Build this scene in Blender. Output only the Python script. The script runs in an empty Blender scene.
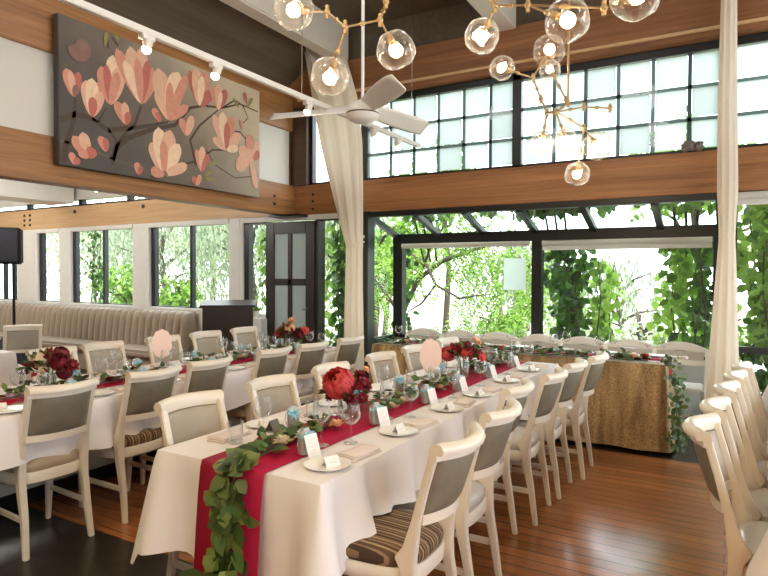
import bpy, bmesh, math, random
from mathutils import Vector, Matrix, noise
random.seed(11)
S = bpy.context.scene
COL = S.collection
PI = math.pi

# ------------------------------------------------------------------ camera
F = 600.0
YAW, PITCH, ROLL, EYE = 0.5219, 0.0233, 0.00488, 1.52
_cy, _sy = math.cos(YAW), math.sin(YAW)
FW = Vector((-_sy*math.cos(PITCH), _cy*math.cos(PITCH), -math.sin(PITCH)))
_r = Vector((_cy, _sy, 0)); _u = _r.cross(FW)
RT = math.cos(ROLL)*_r + math.sin(ROLL)*_u
UP = -math.sin(ROLL)*_r + math.cos(ROLL)*_u
CAM = Vector((0, 0, EYE))
def ray(px, py): return FW + RT*((px-384)/F) - UP*((py-288)/F)
def at(px, py, depth): return CAM + ray(px, py)*depth
def atx(px, py, X): d = ray(px, py); return CAM + d*(X/d.x)
cd = bpy.data.cameras.new('camera'); cam = bpy.data.objects.new('camera', cd); COL.objects.link(cam)
cam.matrix_world = Matrix(((RT.x, UP.x, -FW.x, 0), (RT.y, UP.y, -FW.y, 0), (RT.z, UP.z, -FW.z, EYE), (0, 0, 0, 1)))
cd.sensor_width = 36; cd.lens = F/768*36; cd.clip_start = 0.02
S.camera = cam

# ------------------------------------------------------------------ materials
def nodes(name):
    m = bpy.data.materials.new(name); m.use_nodes = True
    return m, m.node_tree.nodes, m.node_tree.links, m.node_tree.nodes['Principled BSDF']
def rgb(c): return (c[0], c[1], c[2], 1)
def mat(name, c, rough=.5, metal=0., var=.12, scale=12., bump=0., bscale=80., spec=.5, sheen=0., coat=0.):
    m, n, l, b = nodes(name)
    tc = n.new('ShaderNodeTexCoord'); nz = n.new('ShaderNodeTexNoise'); nz.inputs['Scale'].default_value = scale
    nz.inputs['Detail'].default_value = 4
    mx = n.new('ShaderNodeMix'); mx.data_type = 'RGBA'
    mx.inputs['A'].default_value = rgb([x*(1-var) for x in c]); mx.inputs['B'].default_value = rgb([min(1, x*(1+var)) for x in c])
    l.new(tc.outputs['Object'], nz.inputs['Vector']); l.new(nz.outputs['Fac'], mx.inputs['Factor']); l.new(mx.outputs['Result'], b.inputs['Base Color'])
    b.inputs['Roughness'].default_value = rough; b.inputs['Metallic'].default_value = metal
    b.inputs['Specular IOR Level'].default_value = spec; b.inputs['Sheen Weight'].default_value = sheen
    b.inputs['Coat Weight'].default_value = coat
    if bump:
        n2 = n.new('ShaderNodeTexNoise'); n2.inputs['Scale'].default_value = bscale; n2.inputs['Detail'].default_value = 3
        bp = n.new('ShaderNodeBump'); bp.inputs['Strength'].default_value = bump; bp.inputs['Distance'].default_value = .01
        l.new(tc.outputs['Object'], n2.inputs['Vector']); l.new(n2.outputs['Fac'], bp.inputs['Height']); l.new(bp.outputs['Normal'], b.inputs['Normal'])
    return m
def wood(name, c1, c2, stretch, rough=.45, scale=1.):
    m, n, l, b = nodes(name)
    tc = n.new('ShaderNodeTexCoord'); mp = n.new('ShaderNodeMapping'); mp.inputs['Scale'].default_value = [s*scale for s in stretch]
    n1 = n.new('ShaderNodeTexNoise'); n1.inputs['Scale'].default_value = 3; n1.inputs['Detail'].default_value = 8; n1.inputs['Roughness'].default_value = .65; n1.inputs['Distortion'].default_value = .6
    n2 = n.new('ShaderNodeTexNoise'); n2.inputs['Scale'].default_value = .7; n2.inputs['Detail'].default_value = 2
    cr = n.new('ShaderNodeValToRGB'); e = cr.color_ramp.elements
    e[0].position = .3; e[0].color = rgb(c1); e[1].position = .68; e[1].color = rgb(c2)
    ad = n.new('ShaderNodeMath'); ad.operation = 'MULTIPLY_ADD'; ad.inputs[1].default_value = .6
    mu = n.new('ShaderNodeMath'); mu.operation = 'MULTIPLY'; mu.inputs[1].default_value = .4
    l.new(tc.outputs['Object'], mp.inputs['Vector']); l.new(mp.outputs['Vector'], n1.inputs['Vector']); l.new(mp.outputs['Vector'], n2.inputs['Vector'])
    l.new(n2.outputs['Fac'], mu.inputs[0]); l.new(n1.outputs['Fac'], ad.inputs[0]); l.new(mu.outputs[0], ad.inputs[2])
    l.new(ad.outputs[0], cr.inputs['Fac']); l.new(cr.outputs['Color'], b.inputs['Base Color'])
    b.inputs['Roughness'].default_value = rough
    return m
def glassy(name, tint=(1, 1, 1), gloss=1.0, body=.0, power=3., rough=0.02, rim_highlight=0.):
    m = bpy.data.materials.new(name); m.use_nodes = True; n = m.node_tree.nodes; l = m.node_tree.links; n.clear()
    o = n.new('ShaderNodeOutputMaterial'); t = n.new('ShaderNodeBsdfTransparent'); t.inputs['Color'].default_value = rgb(tint)
    g = n.new('ShaderNodeBsdfGlossy'); g.inputs['Roughness'].default_value = rough
    fr = n.new('ShaderNodeLayerWeight'); fr.inputs['Blend'].default_value = .5; pw_ = n.new('ShaderNodeMath'); pw_.operation = 'POWER'; pw_.inputs[1].default_value = power; l.new(fr.outputs['Facing'], pw_.inputs[0])
    mu = n.new('ShaderNodeMath'); mu.operation = 'MULTIPLY_ADD'; mu.inputs[1].default_value = gloss; mu.inputs[2].default_value = body; mu.use_clamp = True
    df = n.new('ShaderNodeBsdfDiffuse'); df.inputs['Color'].default_value = (.9, .9, .9, 1); gd = n.new('ShaderNodeMixShader'); gd.inputs['Fac'].default_value = rim_highlight; l.new(g.outputs[0], gd.inputs[1]); l.new(df.outputs[0], gd.inputs[2])  # white diffuse mixed in to paint bright highlights on glass rims
    mx = n.new('ShaderNodeMixShader')
    l.new(pw_.outputs[0], mu.inputs[0]); l.new(mu.outputs[0], mx.inputs['Fac']); l.new(t.outputs[0], mx.inputs[1]); l.new(gd.outputs[0], mx.inputs[2]); l.new(mx.outputs[0], o.inputs['Surface'])
    return m
def translucent(name, c, t=.5, var=.25, rough=.5, c2=None, trans=0.):
    m, n, l, b = nodes(name)
    ge = n.new('ShaderNodeNewGeometry'); mx = n.new('ShaderNodeMix'); mx.data_type = 'RGBA'
    c2 = c2 or [x*(1+var) for x in c]
    mx.inputs['A'].default_value = rgb([x*(1-var) for x in c]); mx.inputs['B'].default_value = rgb(c2)
    l.new(ge.outputs['Random Per Island'], mx.inputs['Factor']); l.new(mx.outputs['Result'], b.inputs['Base Color'])
    b.inputs['Roughness'].default_value = rough
    tr = n.new('ShaderNodeBsdfTranslucent'); l.new(mx.outputs['Result'], tr.inputs['Color'])
    ms = n.new('ShaderNodeMixShader'); ms.inputs['Fac'].default_value = t
    l.new(b.outputs[0], ms.inputs[1]); l.new(tr.outputs[0], ms.inputs[2])
    out = ms
    if trans:
        tp = n.new('ShaderNodeBsdfTransparent'); m2 = n.new('ShaderNodeMixShader'); m2.inputs['Fac'].default_value = trans
        l.new(ms.outputs[0], m2.inputs[1]); l.new(tp.outputs[0], m2.inputs[2]); out = m2
    l.new(out.outputs[0], n['Material Output'].inputs['Surface'])
    return m
def emit(name, c, s):
    m, n, l, b = nodes(name); b.inputs['Base Color'].default_value = rgb(c)
    b.inputs['Emission Color'].default_value = rgb(c); b.inputs['Emission Strength'].default_value = s
    return m
def floor_mat():
    m, n, l, b = nodes('floor_boards')
    tc = n.new('ShaderNodeTexCoord'); br = n.new('ShaderNodeTexBrick'); br.inputs['Scale'].default_value = 1
    br.inputs['Brick Width'].default_value = 4.2; br.inputs['Row Height'].default_value = .098; br.inputs['Mortar Size'].default_value = .003
    br.inputs['Color1'].default_value = rgb((.36, .14, .045)); br.inputs['Color2'].default_value = rgb((.22, .08, .026)); br.inputs['Mortar'].default_value = rgb((.03, .012, .006))
    br.inputs['Bias'].default_value = -.1; br.offset = .37
    mp = n.new('ShaderNodeMapping'); mp.inputs['Scale'].default_value = (1.2, 16, 1)
    nz = n.new('ShaderNodeTexNoise'); nz.inputs['Scale'].default_value = 2.2; nz.inputs['Detail'].default_value = 7; nz.inputs['Distortion'].default_value = .5
    mx = n.new('ShaderNodeMix'); mx.data_type = 'RGBA'; mx.blend_type = 'MULTIPLY'; mx.inputs['Factor'].default_value = 1
    cr = n.new('ShaderNodeValToRGB'); cr.color_ramp.elements[0].color = (.62, .58, .55, 1); cr.color_ramp.elements[1].color = (1.5, 1.4, 1.35, 1)
    l.new(tc.outputs['Object'], br.inputs['Vector']); l.new(tc.outputs['Object'], mp.inputs['Vector']); l.new(mp.outputs['Vector'], nz.inputs['Vector'])
    l.new(nz.outputs['Fac'], cr.inputs['Fac']); l.new(br.outputs['Color'], mx.inputs['A']); l.new(cr.outputs['Color'], mx.inputs['B']); l.new(mx.outputs['Result'], b.inputs['Base Color'])
    n3 = n.new('ShaderNodeTexNoise'); n3.inputs['Scale'].default_value = 5; n3.inputs['Detail'].default_value = 3
    mr = n.new('ShaderNodeMapRange'); mr.inputs['To Min'].default_value = .08; mr.inputs['To Max'].default_value = .30
    l.new(tc.outputs['Object'], n3.inputs['Vector']); l.new(n3.outputs['Fac'], mr.inputs['Value']); l.new(mr.outputs['Result'], b.inputs['Roughness'])
    bp = n.new('ShaderNodeBump'); bp.inputs['Strength'].default_value = .10; bp.inputs['Distance'].default_value = .004
    iv = n.new('ShaderNodeMath'); iv.operation = 'MULTIPLY_ADD'; iv.inputs[1].default_value = -2; l.new(br.outputs['Fac'], iv.inputs[0]); l.new(n3.outputs['Fac'], iv.inputs[2])
    l.new(iv.outputs[0], bp.inputs['Height']); l.new(bp.outputs['Normal'], b.inputs['Normal'])
    b.inputs['Specular IOR Level'].default_value = .85
    return m
def stripe_mat():
    m, n, l, b = nodes('striped_fabric')
    tc = n.new('ShaderNodeTexCoord'); sp = n.new('ShaderNodeSeparateXYZ'); l.new(tc.outputs['Object'], sp.inputs[0])
    cr = n.new('ShaderNodeValToRGB'); cr.color_ramp.interpolation = 'CONSTANT'
    mu = n.new('ShaderNodeMath'); mu.operation = 'MULTIPLY'; mu.inputs[1].default_value = 11.5
    fr = n.new('ShaderNodeMath'); fr.operation = 'FRACT'
    l.new(sp.outputs['Y'], mu.inputs[0]); l.new(mu.outputs[0], fr.inputs[0]); l.new(fr.outputs[0], cr.inputs['Fac'])
    st = [(0, (.10, .055, .025)), (.16, (.26, .17, .09)), (.22, (.055, .028, .014)), (.36, (.20, .12, .06)), (.5, (.45, .34, .22)), (.55, (.16, .085, .04)), (.72, (.30, .19, .10)), (.78, (.08, .04, .02)), (.9, (.38, .27, .16))]
    e = cr.color_ramp.elements
    while len(e) < len(st): e.new(.5)
    for k, (p, c) in enumerate(st): e[k].position = p; e[k].color = rgb(c)
    l.new(cr.outputs['Color'], b.inputs['Base Color']); b.inputs['Roughness'].default_value = .8
    return m
def canvas_mat():
    m, n, l, b = nodes('painted_canvas')
    tc = n.new('ShaderNodeTexCoord'); nz = n.new('ShaderNodeTexNoise'); nz.inputs['Scale'].default_value = 2.2; nz.inputs['Detail'].default_value = 6; nz.inputs['Distortion'].default_value = .8
    sp = n.new('ShaderNodeSeparateXYZ'); l.new(tc.outputs['Object'], sp.inputs[0])
    cr = n.new('ShaderNodeValToRGB'); e = cr.color_ramp.elements
    for p, c in ((.45, (.16, .13, .105)), (.75, (.36, .30, .22))): e.new(p).color = rgb(c)
    e[0].position = .1; e[0].color = rgb((.085, .075, .07)); e[-1].position = 1; e[-1].color = rgb((.55, .46, .32))
    mr = n.new('ShaderNodeMapRange'); mr.inputs['From Min'].default_value = 3.1; mr.inputs['From Max'].default_value = 6.1
    a = n.new('ShaderNodeMath'); a.operation = 'MULTIPLY_ADD'; a.inputs[1].default_value = .35
    zr = n.new('ShaderNodeMapRange'); zr.inputs['From Min'].default_value = 2.4; zr.inputs['From Max'].default_value = 3.8; zr.inputs['To Min'].default_value = -.3; zr.inputs['To Max'].default_value = .16
    a2 = n.new('ShaderNodeMath'); a2.operation = 'ADD'
    l.new(tc.outputs['Object'], nz.inputs['Vector']); l.new(sp.outputs['Y'], mr.inputs['Value']); l.new(sp.outputs['Z'], zr.inputs['Value'])
    l.new(nz.outputs['Fac'], a.inputs[0]); l.new(mr.outputs['Result'], a.inputs[2]); l.new(a.outputs[0], a2.inputs[0]); l.new(zr.outputs['Result'], a2.inputs[1])
    l.new(a2.outputs[0], cr.inputs['Fac']); l.new(cr.outputs['Color'], b.inputs['Base Color']); b.inputs['Roughness'].default_value = .75
    return m

def sequin_mat():
    m, n, l, b = nodes('gold_sequin')
    tc = n.new('ShaderNodeTexCoord'); mp = n.new('ShaderNodeMapping'); mp.inputs['Scale'].default_value = (7, 7, .5)
    n1 = n.new('ShaderNodeTexNoise'); n1.inputs['Scale'].default_value = 1.3; n1.inputs['Detail'].default_value = 4
    n2 = n.new('ShaderNodeTexVoronoi'); n2.inputs['Scale'].default_value = 170
    cr = n.new('ShaderNodeValToRGB'); e = cr.color_ramp.elements; e[0].position = .32; e[0].color = (.20, .115, .045, 1); e[1].position = .68; e[1].color = (.68, .46, .22, 1)  # vertical streaks paint the light and shade of the folds
    mx = n.new('ShaderNodeMix'); mx.data_type = 'RGBA'; mx.blend_type = 'OVERLAY'; mx.inputs['Factor'].default_value = .6
    l.new(tc.outputs['Object'], mp.inputs['Vector']); l.new(mp.outputs['Vector'], n1.inputs['Vector']); l.new(tc.outputs['Object'], n2.inputs['Vector'])
    l.new(n1.outputs['Fac'], cr.inputs['Fac']); l.new(cr.outputs['Color'], mx.inputs['A']); bw = n.new('ShaderNodeRGBToBW'); l.new(n2.outputs['Color'], bw.inputs[0]); l.new(bw.outputs[0], mx.inputs['B']); l.new(mx.outputs['Result'], b.inputs['Base Color'])
    b.inputs['Metallic'].default_value = .45; b.inputs['Roughness'].default_value = .4
    bp = n.new('ShaderNodeBump'); bp.inputs['Strength'].default_value = .6; bp.inputs['Distance'].default_value = .01
    l.new(n2.outputs['Distance'], bp.inputs['Height']); l.new(bp.outputs['Normal'], b.inputs['Normal']); return m

M = dict(
    floor=floor_mat(), stripe=stripe_mat(), canvas=canvas_mat(),
    slate=mat('dark_slate', (.022, .017, .013), .3, var=.6, scale=3, bump=.3, bscale=9),
    timber=wood('honey_timber', (.16, .060, .020), (.50, .225, .078), (.45, 11, 11)),
    timberY=wood('honey_timber_lengthwise', (.15, .060, .020), (.46, .215, .075), (11, .45, 11)),
    upper_timber=wood('upper_timber', (.11, .042, .016), (.36, .155, .055), (.45, 11, 11)),
    pale_timber=wood('pale_timber', (.50, .30, .14), (.74, .51, .27), (.35, 7, 7)),
    dark_timber=wood('dark_timber', (.05, .026, .014), (.11, .06, .032), (.4, 6, 6)),
    ceiling=wood('weathered_boards', (.075, .055, .035), (.145, .108, .070), (6, .3, 6), .7),
    white=mat('white_paint', (.80, .78, .73), .45, var=.05),
    cream_paint=mat('cream_paint', (.66, .60, .50), .5, var=.06),
    wing_white=mat('wing_white_paint', (.80, .80, .76), .6, var=.05),
    gapstrip=translucent('grey_green_gap', (.20, .235, .23), .8, .3, .5),
    black_metal=mat('black_metal', (.010, .011, .012), .35, var=.2),
    bronze_frame=mat('bronze_frame', (.02, .02, .02), .4, var=.2),
    door=mat('dark_brown_paint', (.030, .024, .020), .4, var=.15),
    chair=mat('ivory_lacquer', (.76, .68, .57), .33, var=.05, scale=5, coat=.25),
    backdark=mat('taupe_leather', (.205, .18, .13), .36, var=.25, scale=14, bump=.1, bscale=60),
    backlight=mat('grey_taupe_fabric', (.38, .33, .26), .6, var=.15, scale=8, sheen=.2),
    seatbeige=mat('beige_vinyl', (.42, .33, .225), .35, var=.08, scale=6),
    seatgrey=mat('silver_vinyl', (.52, .49, .45), .22, var=.06, scale=6),
    cloth=mat('white_tablecloth', (.84, .80, .80), .8, var=.03, scale=2, sheen=.1),
    red=mat('crimson_satin', (.38, .007, .036), .6, var=.12, scale=20, spec=.2),
    napkin=mat('blush_napkin', (.78, .68, .64), .8, var=.04),
    paper=mat('white_card', (.88, .86, .85), .6, var=.02),
    blush=mat('blush_card', (.85, .62, .54), .6, var=.03),
    tin=mat('grey_tin', (.45, .46, .47), .35, metal=.4, var=.1),
    aqua=mat('turquoise_ribbon', (.30, .68, .80), .5, var=.15, scale=40),
    china=mat('white_china', (.86, .85, .83), .18, var=.02),
    silver=mat('silver_metal', (.7, .7, .7), .2, metal=1, var=.05),
    brass=mat('satin_brass', (.42, .29, .15), .38, metal=.6, var=.1),
    fan=mat('white_fan_enamel', (.82, .80, .76), .35, var=.03),
    sequin=sequin_mat(),
    glass=glassy('clear_glass', (.97, .98, .98), 1.0, .025, 2.3, rim_highlight=.4),
    bubble=glassy('bubble_glass', (.99, .96, .92), .8, .05, 2.2, rim_highlight=.25),
    pane=glassy('window_glass', (.97, .99, .98), .25, .02, 4),
    dirtpane=glassy('greenhouse_glass', (.92, .96, .94), .2, .03, 3, rough=.08),
    doorglass=translucent('frosted_door_glass', (.42, .46, .45), .3, .05, .25, trans=.12),
    frost=translucent('frosted_film', (.70, .745, .73), .80, .16, .5, trans=.08),
    blindcloth=translucent('white_blind_cloth', (.82, .80, .74), .35, .03),
    sheer=translucent('cream_sheer', (.93, .85, .73), .45, .03, .8, trans=.05),
    bulb=emit('warm_bulb', (1, .70, .36), 12), lamp=emit('halogen_lamp', (1, .80, .50), 30),
    banq=mat('beige_velvet', (.31, .245, .175), .7, var=.1, scale=9, sheen=.5),
    podium=mat('espresso_veneer', (.022, .011, .009), .35, var=.3, scale=5),
    black=mat('black_plastic', (.008, .008, .009), .7, var=.2, spec=.25),
    blackcloth=mat('black_cloth', (.012, .013, .018), .9, var=.2),
    stone=mat('grey_stone', (.20, .175, .15), .8, var=.4, scale=30, bump=.5, bscale=40),
    paleplinth=mat('pale_stone', (.52, .55, .50), .35, var=.2, scale=6),
    pot=mat('pale_pot', (.70, .69, .64), .5, var=.05),
    euc=translucent('eucalyptus_leaf', (.09, .15, .04), .15, .4, .45, c2=(.23, .29, .08)),
    darkleaf=translucent('dark_leaf', (.045, .10, .03), .2, .4, .45, c2=(.11, .20, .05)),
    coral=translucent('coral_petal', (.75, .055, .06), .25, .25, .6, c2=(.95, .16, .15)),
    burgundy=translucent('burgundy_petal', (.13, .010, .018), .2, .4, .6, c2=(.32, .02, .035)),
    ivorypetal=translucent('ivory_petal', (.85, .70, .48), .3, .1, .6, c2=(.93, .86, .72)),
    peachpetal=translucent('peach_petal', (.90, .52, .30), .3, .1, .6, c2=(.95, .66, .44)),
    bark=mat('grey_bark', (.075, .055, .04), .9, var=.4, scale=25, bump=.5, bscale=40),
    twig=mat('green_twig', (.10, .12, .04), .8, var=.3),
    ground=mat('pale_gravel', (.42, .43, .34), .9, var=.3, scale=4),
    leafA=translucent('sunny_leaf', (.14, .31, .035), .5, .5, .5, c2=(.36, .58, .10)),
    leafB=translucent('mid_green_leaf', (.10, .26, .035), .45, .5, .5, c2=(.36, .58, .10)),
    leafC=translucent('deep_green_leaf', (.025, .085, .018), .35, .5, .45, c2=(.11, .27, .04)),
    willow=translucent('willow_leaf', (.22, .29, .17), .45, .4, .6, c2=(.42, .50, .33)),
    overexposed_leaf=translucent('pale_distant_leaf', (.52, .60, .40), .5, .3, .6, c2=(.76, .81, .62)),  # lightened colour stands in for overexposed far foliage
)
for k, c in (('petal_pale', (.68, .40, .28)), ('petal_pink', (.60, .27, .19)), ('petal_rose', (.47, .145, .11)), ('petal_cream', (.78, .56, .39)), ('petal_dark', (.24, .13, .11)), ('branch_paint', (.075, .05, .035)), ('leaf_paint', (.25, .24, .08)), ('branch_grey', (.13, .10, .075))):
    M[k] = mat(k, c, .75, var=.2, scale=18)

# ------------------------------------------------------------------ mesh builder
class MB:
    def __init__(s): s.v = []; s.f = []; s.m = []; s.cur = 0
    def face(s, idx): s.f.append(tuple(idx)); s.m.append(s.cur)
    def box(s, x0, x1, y0, y1, z0, z1):
        b = len(s.v)
        s.v += [(x, y, z) for z in (z0, z1) for y in (y0, y1) for x in (x0, x1)]
        for q in ((0, 2, 3, 1), (4, 5, 7, 6), (0, 1, 5, 4), (2, 6, 7, 3), (0, 4, 6, 2), (1, 3, 7, 5)): s.face([b+i for i in q])
        return s
    def rings(s, rings, closed=True, caps=True):
        b = len(s.v); n = len(rings[0])
        for r in rings: s.v += [tuple(p) for p in r]
        for i in range(len(rings)-1):
            for j in range(n if closed else n-1):
                k = (j+1) % n
                s.face((b+i*n+j, b+i*n+k, b+(i+1)*n+k, b+(i+1)*n+j))
        if caps and closed:
            s.face([b+j for j in range(n)][::-1]); s.face([b+(len(rings)-1)*n+j for j in range(n)])
        return s
    def lathe(s, prof, cx=0, cy=0, cz=0, n=20, caps=False):
        return s.rings([[(cx+r*math.cos(2*PI*j/n), cy+r*math.sin(2*PI*j/n), cz+z) for j in range(n)] for r, z in prof], True, caps)
    def tube(s, pts, rad, n=8):
        pts = [Vector(p) for p in pts]; R = rad if isinstance(rad, (list, tuple)) else [rad]*len(pts)
        up = None; rs = []
        for i, p in enumerate(pts):
            d = (pts[min(i+1, len(pts)-1)]-pts[max(i-1, 0)]).normalized()
            if up is None: up = d.orthogonal().normalized()
            up = (up - d*up.dot(d)); up = up.normalized() if up.length > 1e-6 else d.orthogonal().normalized()
            w = d.cross(up)
            rs.append([p+(up*math.cos(2*PI*j/n)+w*math.sin(2*PI*j/n))*R[i] for j in range(n)])
        return s.rings(rs)
    def loft(s, secs):   # (x,y,z,hx,hy) horizontal rectangles
        return s.rings([[(x-hx, y-hy, z), (x+hx, y-hy, z), (x+hx, y+hy, z), (x-hx, y+hy, z)] for x, y, z, hx, hy in secs])
    def grid(s, fn, nu, nv):
        b = len(s.v)
        for i in range(nu+1):
            for j in range(nv+1): s.v.append(tuple(fn(i/nu, j/nv)))
        for i in range(nu):
            for j in range(nv): s.face((b+i*(nv+1)+j, b+(i+1)*(nv+1)+j, b+(i+1)*(nv+1)+j+1, b+i*(nv+1)+j+1))
        return s
    def sphere(s, c, r, nu=12, nv=8, sc=(1, 1, 1), wob=0, seed=0):
        rs = []
        for i in range(nv+1):
            t = PI*(0.02+.96*i/nv); ring = []
            for j in range(nu):
                p = Vector((math.sin(t)*math.cos(2*PI*j/nu), math.sin(t)*math.sin(2*PI*j/nu), -math.cos(t)))
                k = r*(1+(wob*noise.noise(p*1.7+Vector((seed, 0, 0))) if wob else 0))
                ring.append((c[0]+p.x*k*sc[0], c[1]+p.y*k*sc[1], c[2]+p.z*k*sc[2]))
            rs.append(ring)
        return s.rings(rs)
    def leaf(s, p, d, nrm, L, W, fold=.25, cup=0.):
        p = Vector(p); d = Vector(d).normalized(); nrm = Vector(nrm)
        nrm = nrm-d*nrm.dot(d); nrm = nrm.normalized() if nrm.length > 1e-5 else d.orthogonal().normalized()
        w = d.cross(nrm); b = len(s.v)
        for t, k in ((0, .12), (.33, 1), (.7, .72), (1, 0)):
            c = p+d*L*t - nrm*cup*L*t*t
            if k == 0: s.v.append(tuple(c)); continue
            s.v += [tuple(c-w*W*.5*k+nrm*fold*W*.5*k), tuple(c), tuple(c+w*W*.5*k+nrm*fold*W*.5*k)]
        for i in (0, 3):
            s.face((b+i, b+i+1, b+i+4, b+i+3)); s.face((b+i+1, b+i+2, b+i+5, b+i+4))
        s.face((b+6, b+7, b+9)); s.face((b+7, b+8, b+9))
        return s
    def build(s, name, m, parent=None, bevel=0, smooth=40, solid=0, loc=None, segs=2):
        me = bpy.data.meshes.new(name); me.from_pydata(s.v, [], s.f)
        ms = m if isinstance(m, (list, tuple)) else [m]
        for k in ms: me.materials.append(M[k])
        if len(ms) > 1: me.polygons.foreach_set('material_index', s.m)
        bm = bmesh.new(); bm.from_mesh(me)
        if smooth is not None or bevel: bmesh.ops.recalc_face_normals(bm, faces=bm.faces)
        if bevel:
            es = [e for e in bm.edges if len(e.link_faces) == 2 and e.calc_face_angle(0) > .6]
            bmesh.ops.bevel(bm, geom=es, offset=bevel, segments=segs, affect='EDGES', clamp_overlap=True)
        bm.to_mesh(me); bm.free()
        if smooth is not None:
            me.polygons.foreach_set('use_smooth', [True]*len(me.polygons)); me.set_sharp_from_angle(angle=math.radians(smooth))
        o = bpy.data.objects.new(name, me); COL.objects.link(o)
        if solid:
            md = o.modifiers.new('solid', 'SOLIDIFY'); md.thickness = solid; md.offset = 0
        if parent: o.parent = parent
        if loc: o.location = loc
        return o

def tag(o, label, cat, group=None):
    o['label'] = label; o['category'] = cat
    if group: o['group'] = group
    return o
def thing(name, label, cat, loc=(0, 0, 0), rz=0, group=None):
    o = bpy.data.objects.new(name, None); COL.objects.link(o); o.empty_display_size = .1
    o.location = loc; o.rotation_euler = (0, 0, rz)
    return tag(o, label, cat, group)
def struct(o): o['kind'] = 'structure'; return o
def dup(root, loc, rz=0, label=None, group=None, cat=None, scale=1, swap=None):
    r = root.copy(); COL.objects.link(r); r.location = loc; r.rotation_euler = (0, 0, rz)
    if scale != 1: r.scale = (scale, scale, scale)
    if label: r['label'] = label
    if group: r['group'] = group
    if cat: r['category'] = cat
    for ch in list(root.children):
        c = ch.copy(); COL.objects.link(c); c.parent = r
        if swap and ch.name.split('.')[0] in swap: c.data = swap[ch.name.split('.')[0]]
        for g in list(ch.children):
            d = g.copy(); COL.objects.link(d); d.parent = c
    return r
ORD = ['first', 'second', 'third', 'fourth', 'fifth', 'sixth', 'seventh', 'eighth', 'ninth']

# ================================================================== SETTING
WY = 6.45          # inner face of the window wall
LX = -5.1          # inner face of the painted wall
def S_box(name, m, *b, bevel=0):
    return struct(MB().box(*b).build(name, m, bevel=bevel))
struct(MB().box(-14.2, 4.2, 2.2, 5.44, -.1, 0).build('floor', 'floor'))
S_box('floor_stone_strip', 'slate', -14.2, 4.2, 5.44, 7.35, -.1, 0)
S_box('floor_stone', 'slate', -14.2, -2.0, -3.6, 2.2, -.1, 0)
struct(MB().box(-2.0, 4.2, -3.6, 2.2, -.1, 0).build('floor_boards', 'floor'))
# upper timbers of the window wall
S_box('trim_1', 'timber', -5.3, 4.2, WY, WY+.2, 2.30, 2.70, bevel=.008)
S_box('trim_2', 'upper_timber', -5.3, 4.2, WY-.05, WY+.2, 3.74, 4.22, bevel=.008)
S_box('trim_3', 'pale_timber', -5.0, 4.2, WY-.085, WY-.05, 3.80, 3.83, bevel=.004)
# painted wall: two timbers with frosted panels between
S_box('trim_4', 'timberY', LX-.2, LX, -3.6, WY-.0, 2.30, 2.70, bevel=.008)
S_box('trim_5', 'timberY', LX-.2, LX, -3.6, WY-.05, 3.42, 3.90, bevel=.008)
S_box('trim_6', 'dark_timber', -5.34, -4.90, WY-.02, WY+.16, 2.70, 3.74, bevel=.006)
S_box('trim_7', 'dark_timber', LX-.2, LX-.055, 6.365, 6.425, 2.70, 3.42, bevel=.004)
S_box('trim_8', 'black_metal', -5.35, -4.85, 6.2, WY+.0, 2.27, 2.298)
# bolts on the beam corner
w = struct(bpy.data.objects.new('window_9', None)); COL.objects.link(w)
MB().box(LX-.05, LX-.035, 1.2, 6.36, 2.70, 3.42).build('pane', 'blindcloth', w, smooth=None)
fr = MB()
for y in (1.2, 4.6): fr.box(LX-.12, LX-.06, y-.03, y+.03, 2.70, 3.42)
fr.build('frame', 'dark_timber', w)
bb = MB()
for z in (2.42, 2.52):
    for (x, y) in ((LX+.005, 6.02),): bb.rings([[(x-.01+k*.02, y+.017*math.cos(a*PI/4), z+.017*math.sin(a*PI/4)) for a in range(8)] for k in (0, 1)])
for z in (2.38, 2.48, 2.57): bb.rings([[(-4.80+.017*math.cos(a*PI/4), WY-.012+k*.02, z+.017*math.sin(a*PI/4)) for a in range(8)] for k in (0, 1)])
for x in (-11.5, -11.32):
    for z in (2.40, 2.49, 2.58): bb.rings([[(x+.03*math.cos(a*PI/4), WY-.03+k*.02, z+.026*math.sin(a*PI/4)) for a in range(8)] for k in (0, 1)])
for x in (-9.95, -8.15): bb.rings([[(x+.035*math.cos(a*PI/4), WY-.03+k*.02, 2.585+.035*math.sin(a*PI/4)) for a in range(8)] for k in (0, 1)])
o = bb.build('trim_9', 'black_metal'); struct(o)
# ceiling
c = MB().box(-4.35, 4.2, -3.6, WY+.3, 4.63, 4.75)
c.rings([[(LX-.25, y, 3.90), (LX-.25, y, 4.0), (-4.3, y, 4.75), (-4.3, y, 4.62)] for y in (-3.6, WY+.3)])
struct(c.build('ceiling', 'ceiling', smooth=None))
S_box('wall_window_head', 'ceiling', -5.3, 4.2, WY+.02, WY+.2, 4.22, 4.70)
S_box('trim_10', 'cream_paint', -4.40, -4.20, -3.6, WY-.06, 4.20, 4.63, bevel=.015)
S_box('trim_11', 'cream_paint', -2.26, -2.04, -3.6, WY-.06, 4.18, 4.63, bevel=.01)
S_box('trim_12', 'white', .3, .52, -3.6, WY-.06, 4.18, 4.63, bevel=.01)
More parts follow.
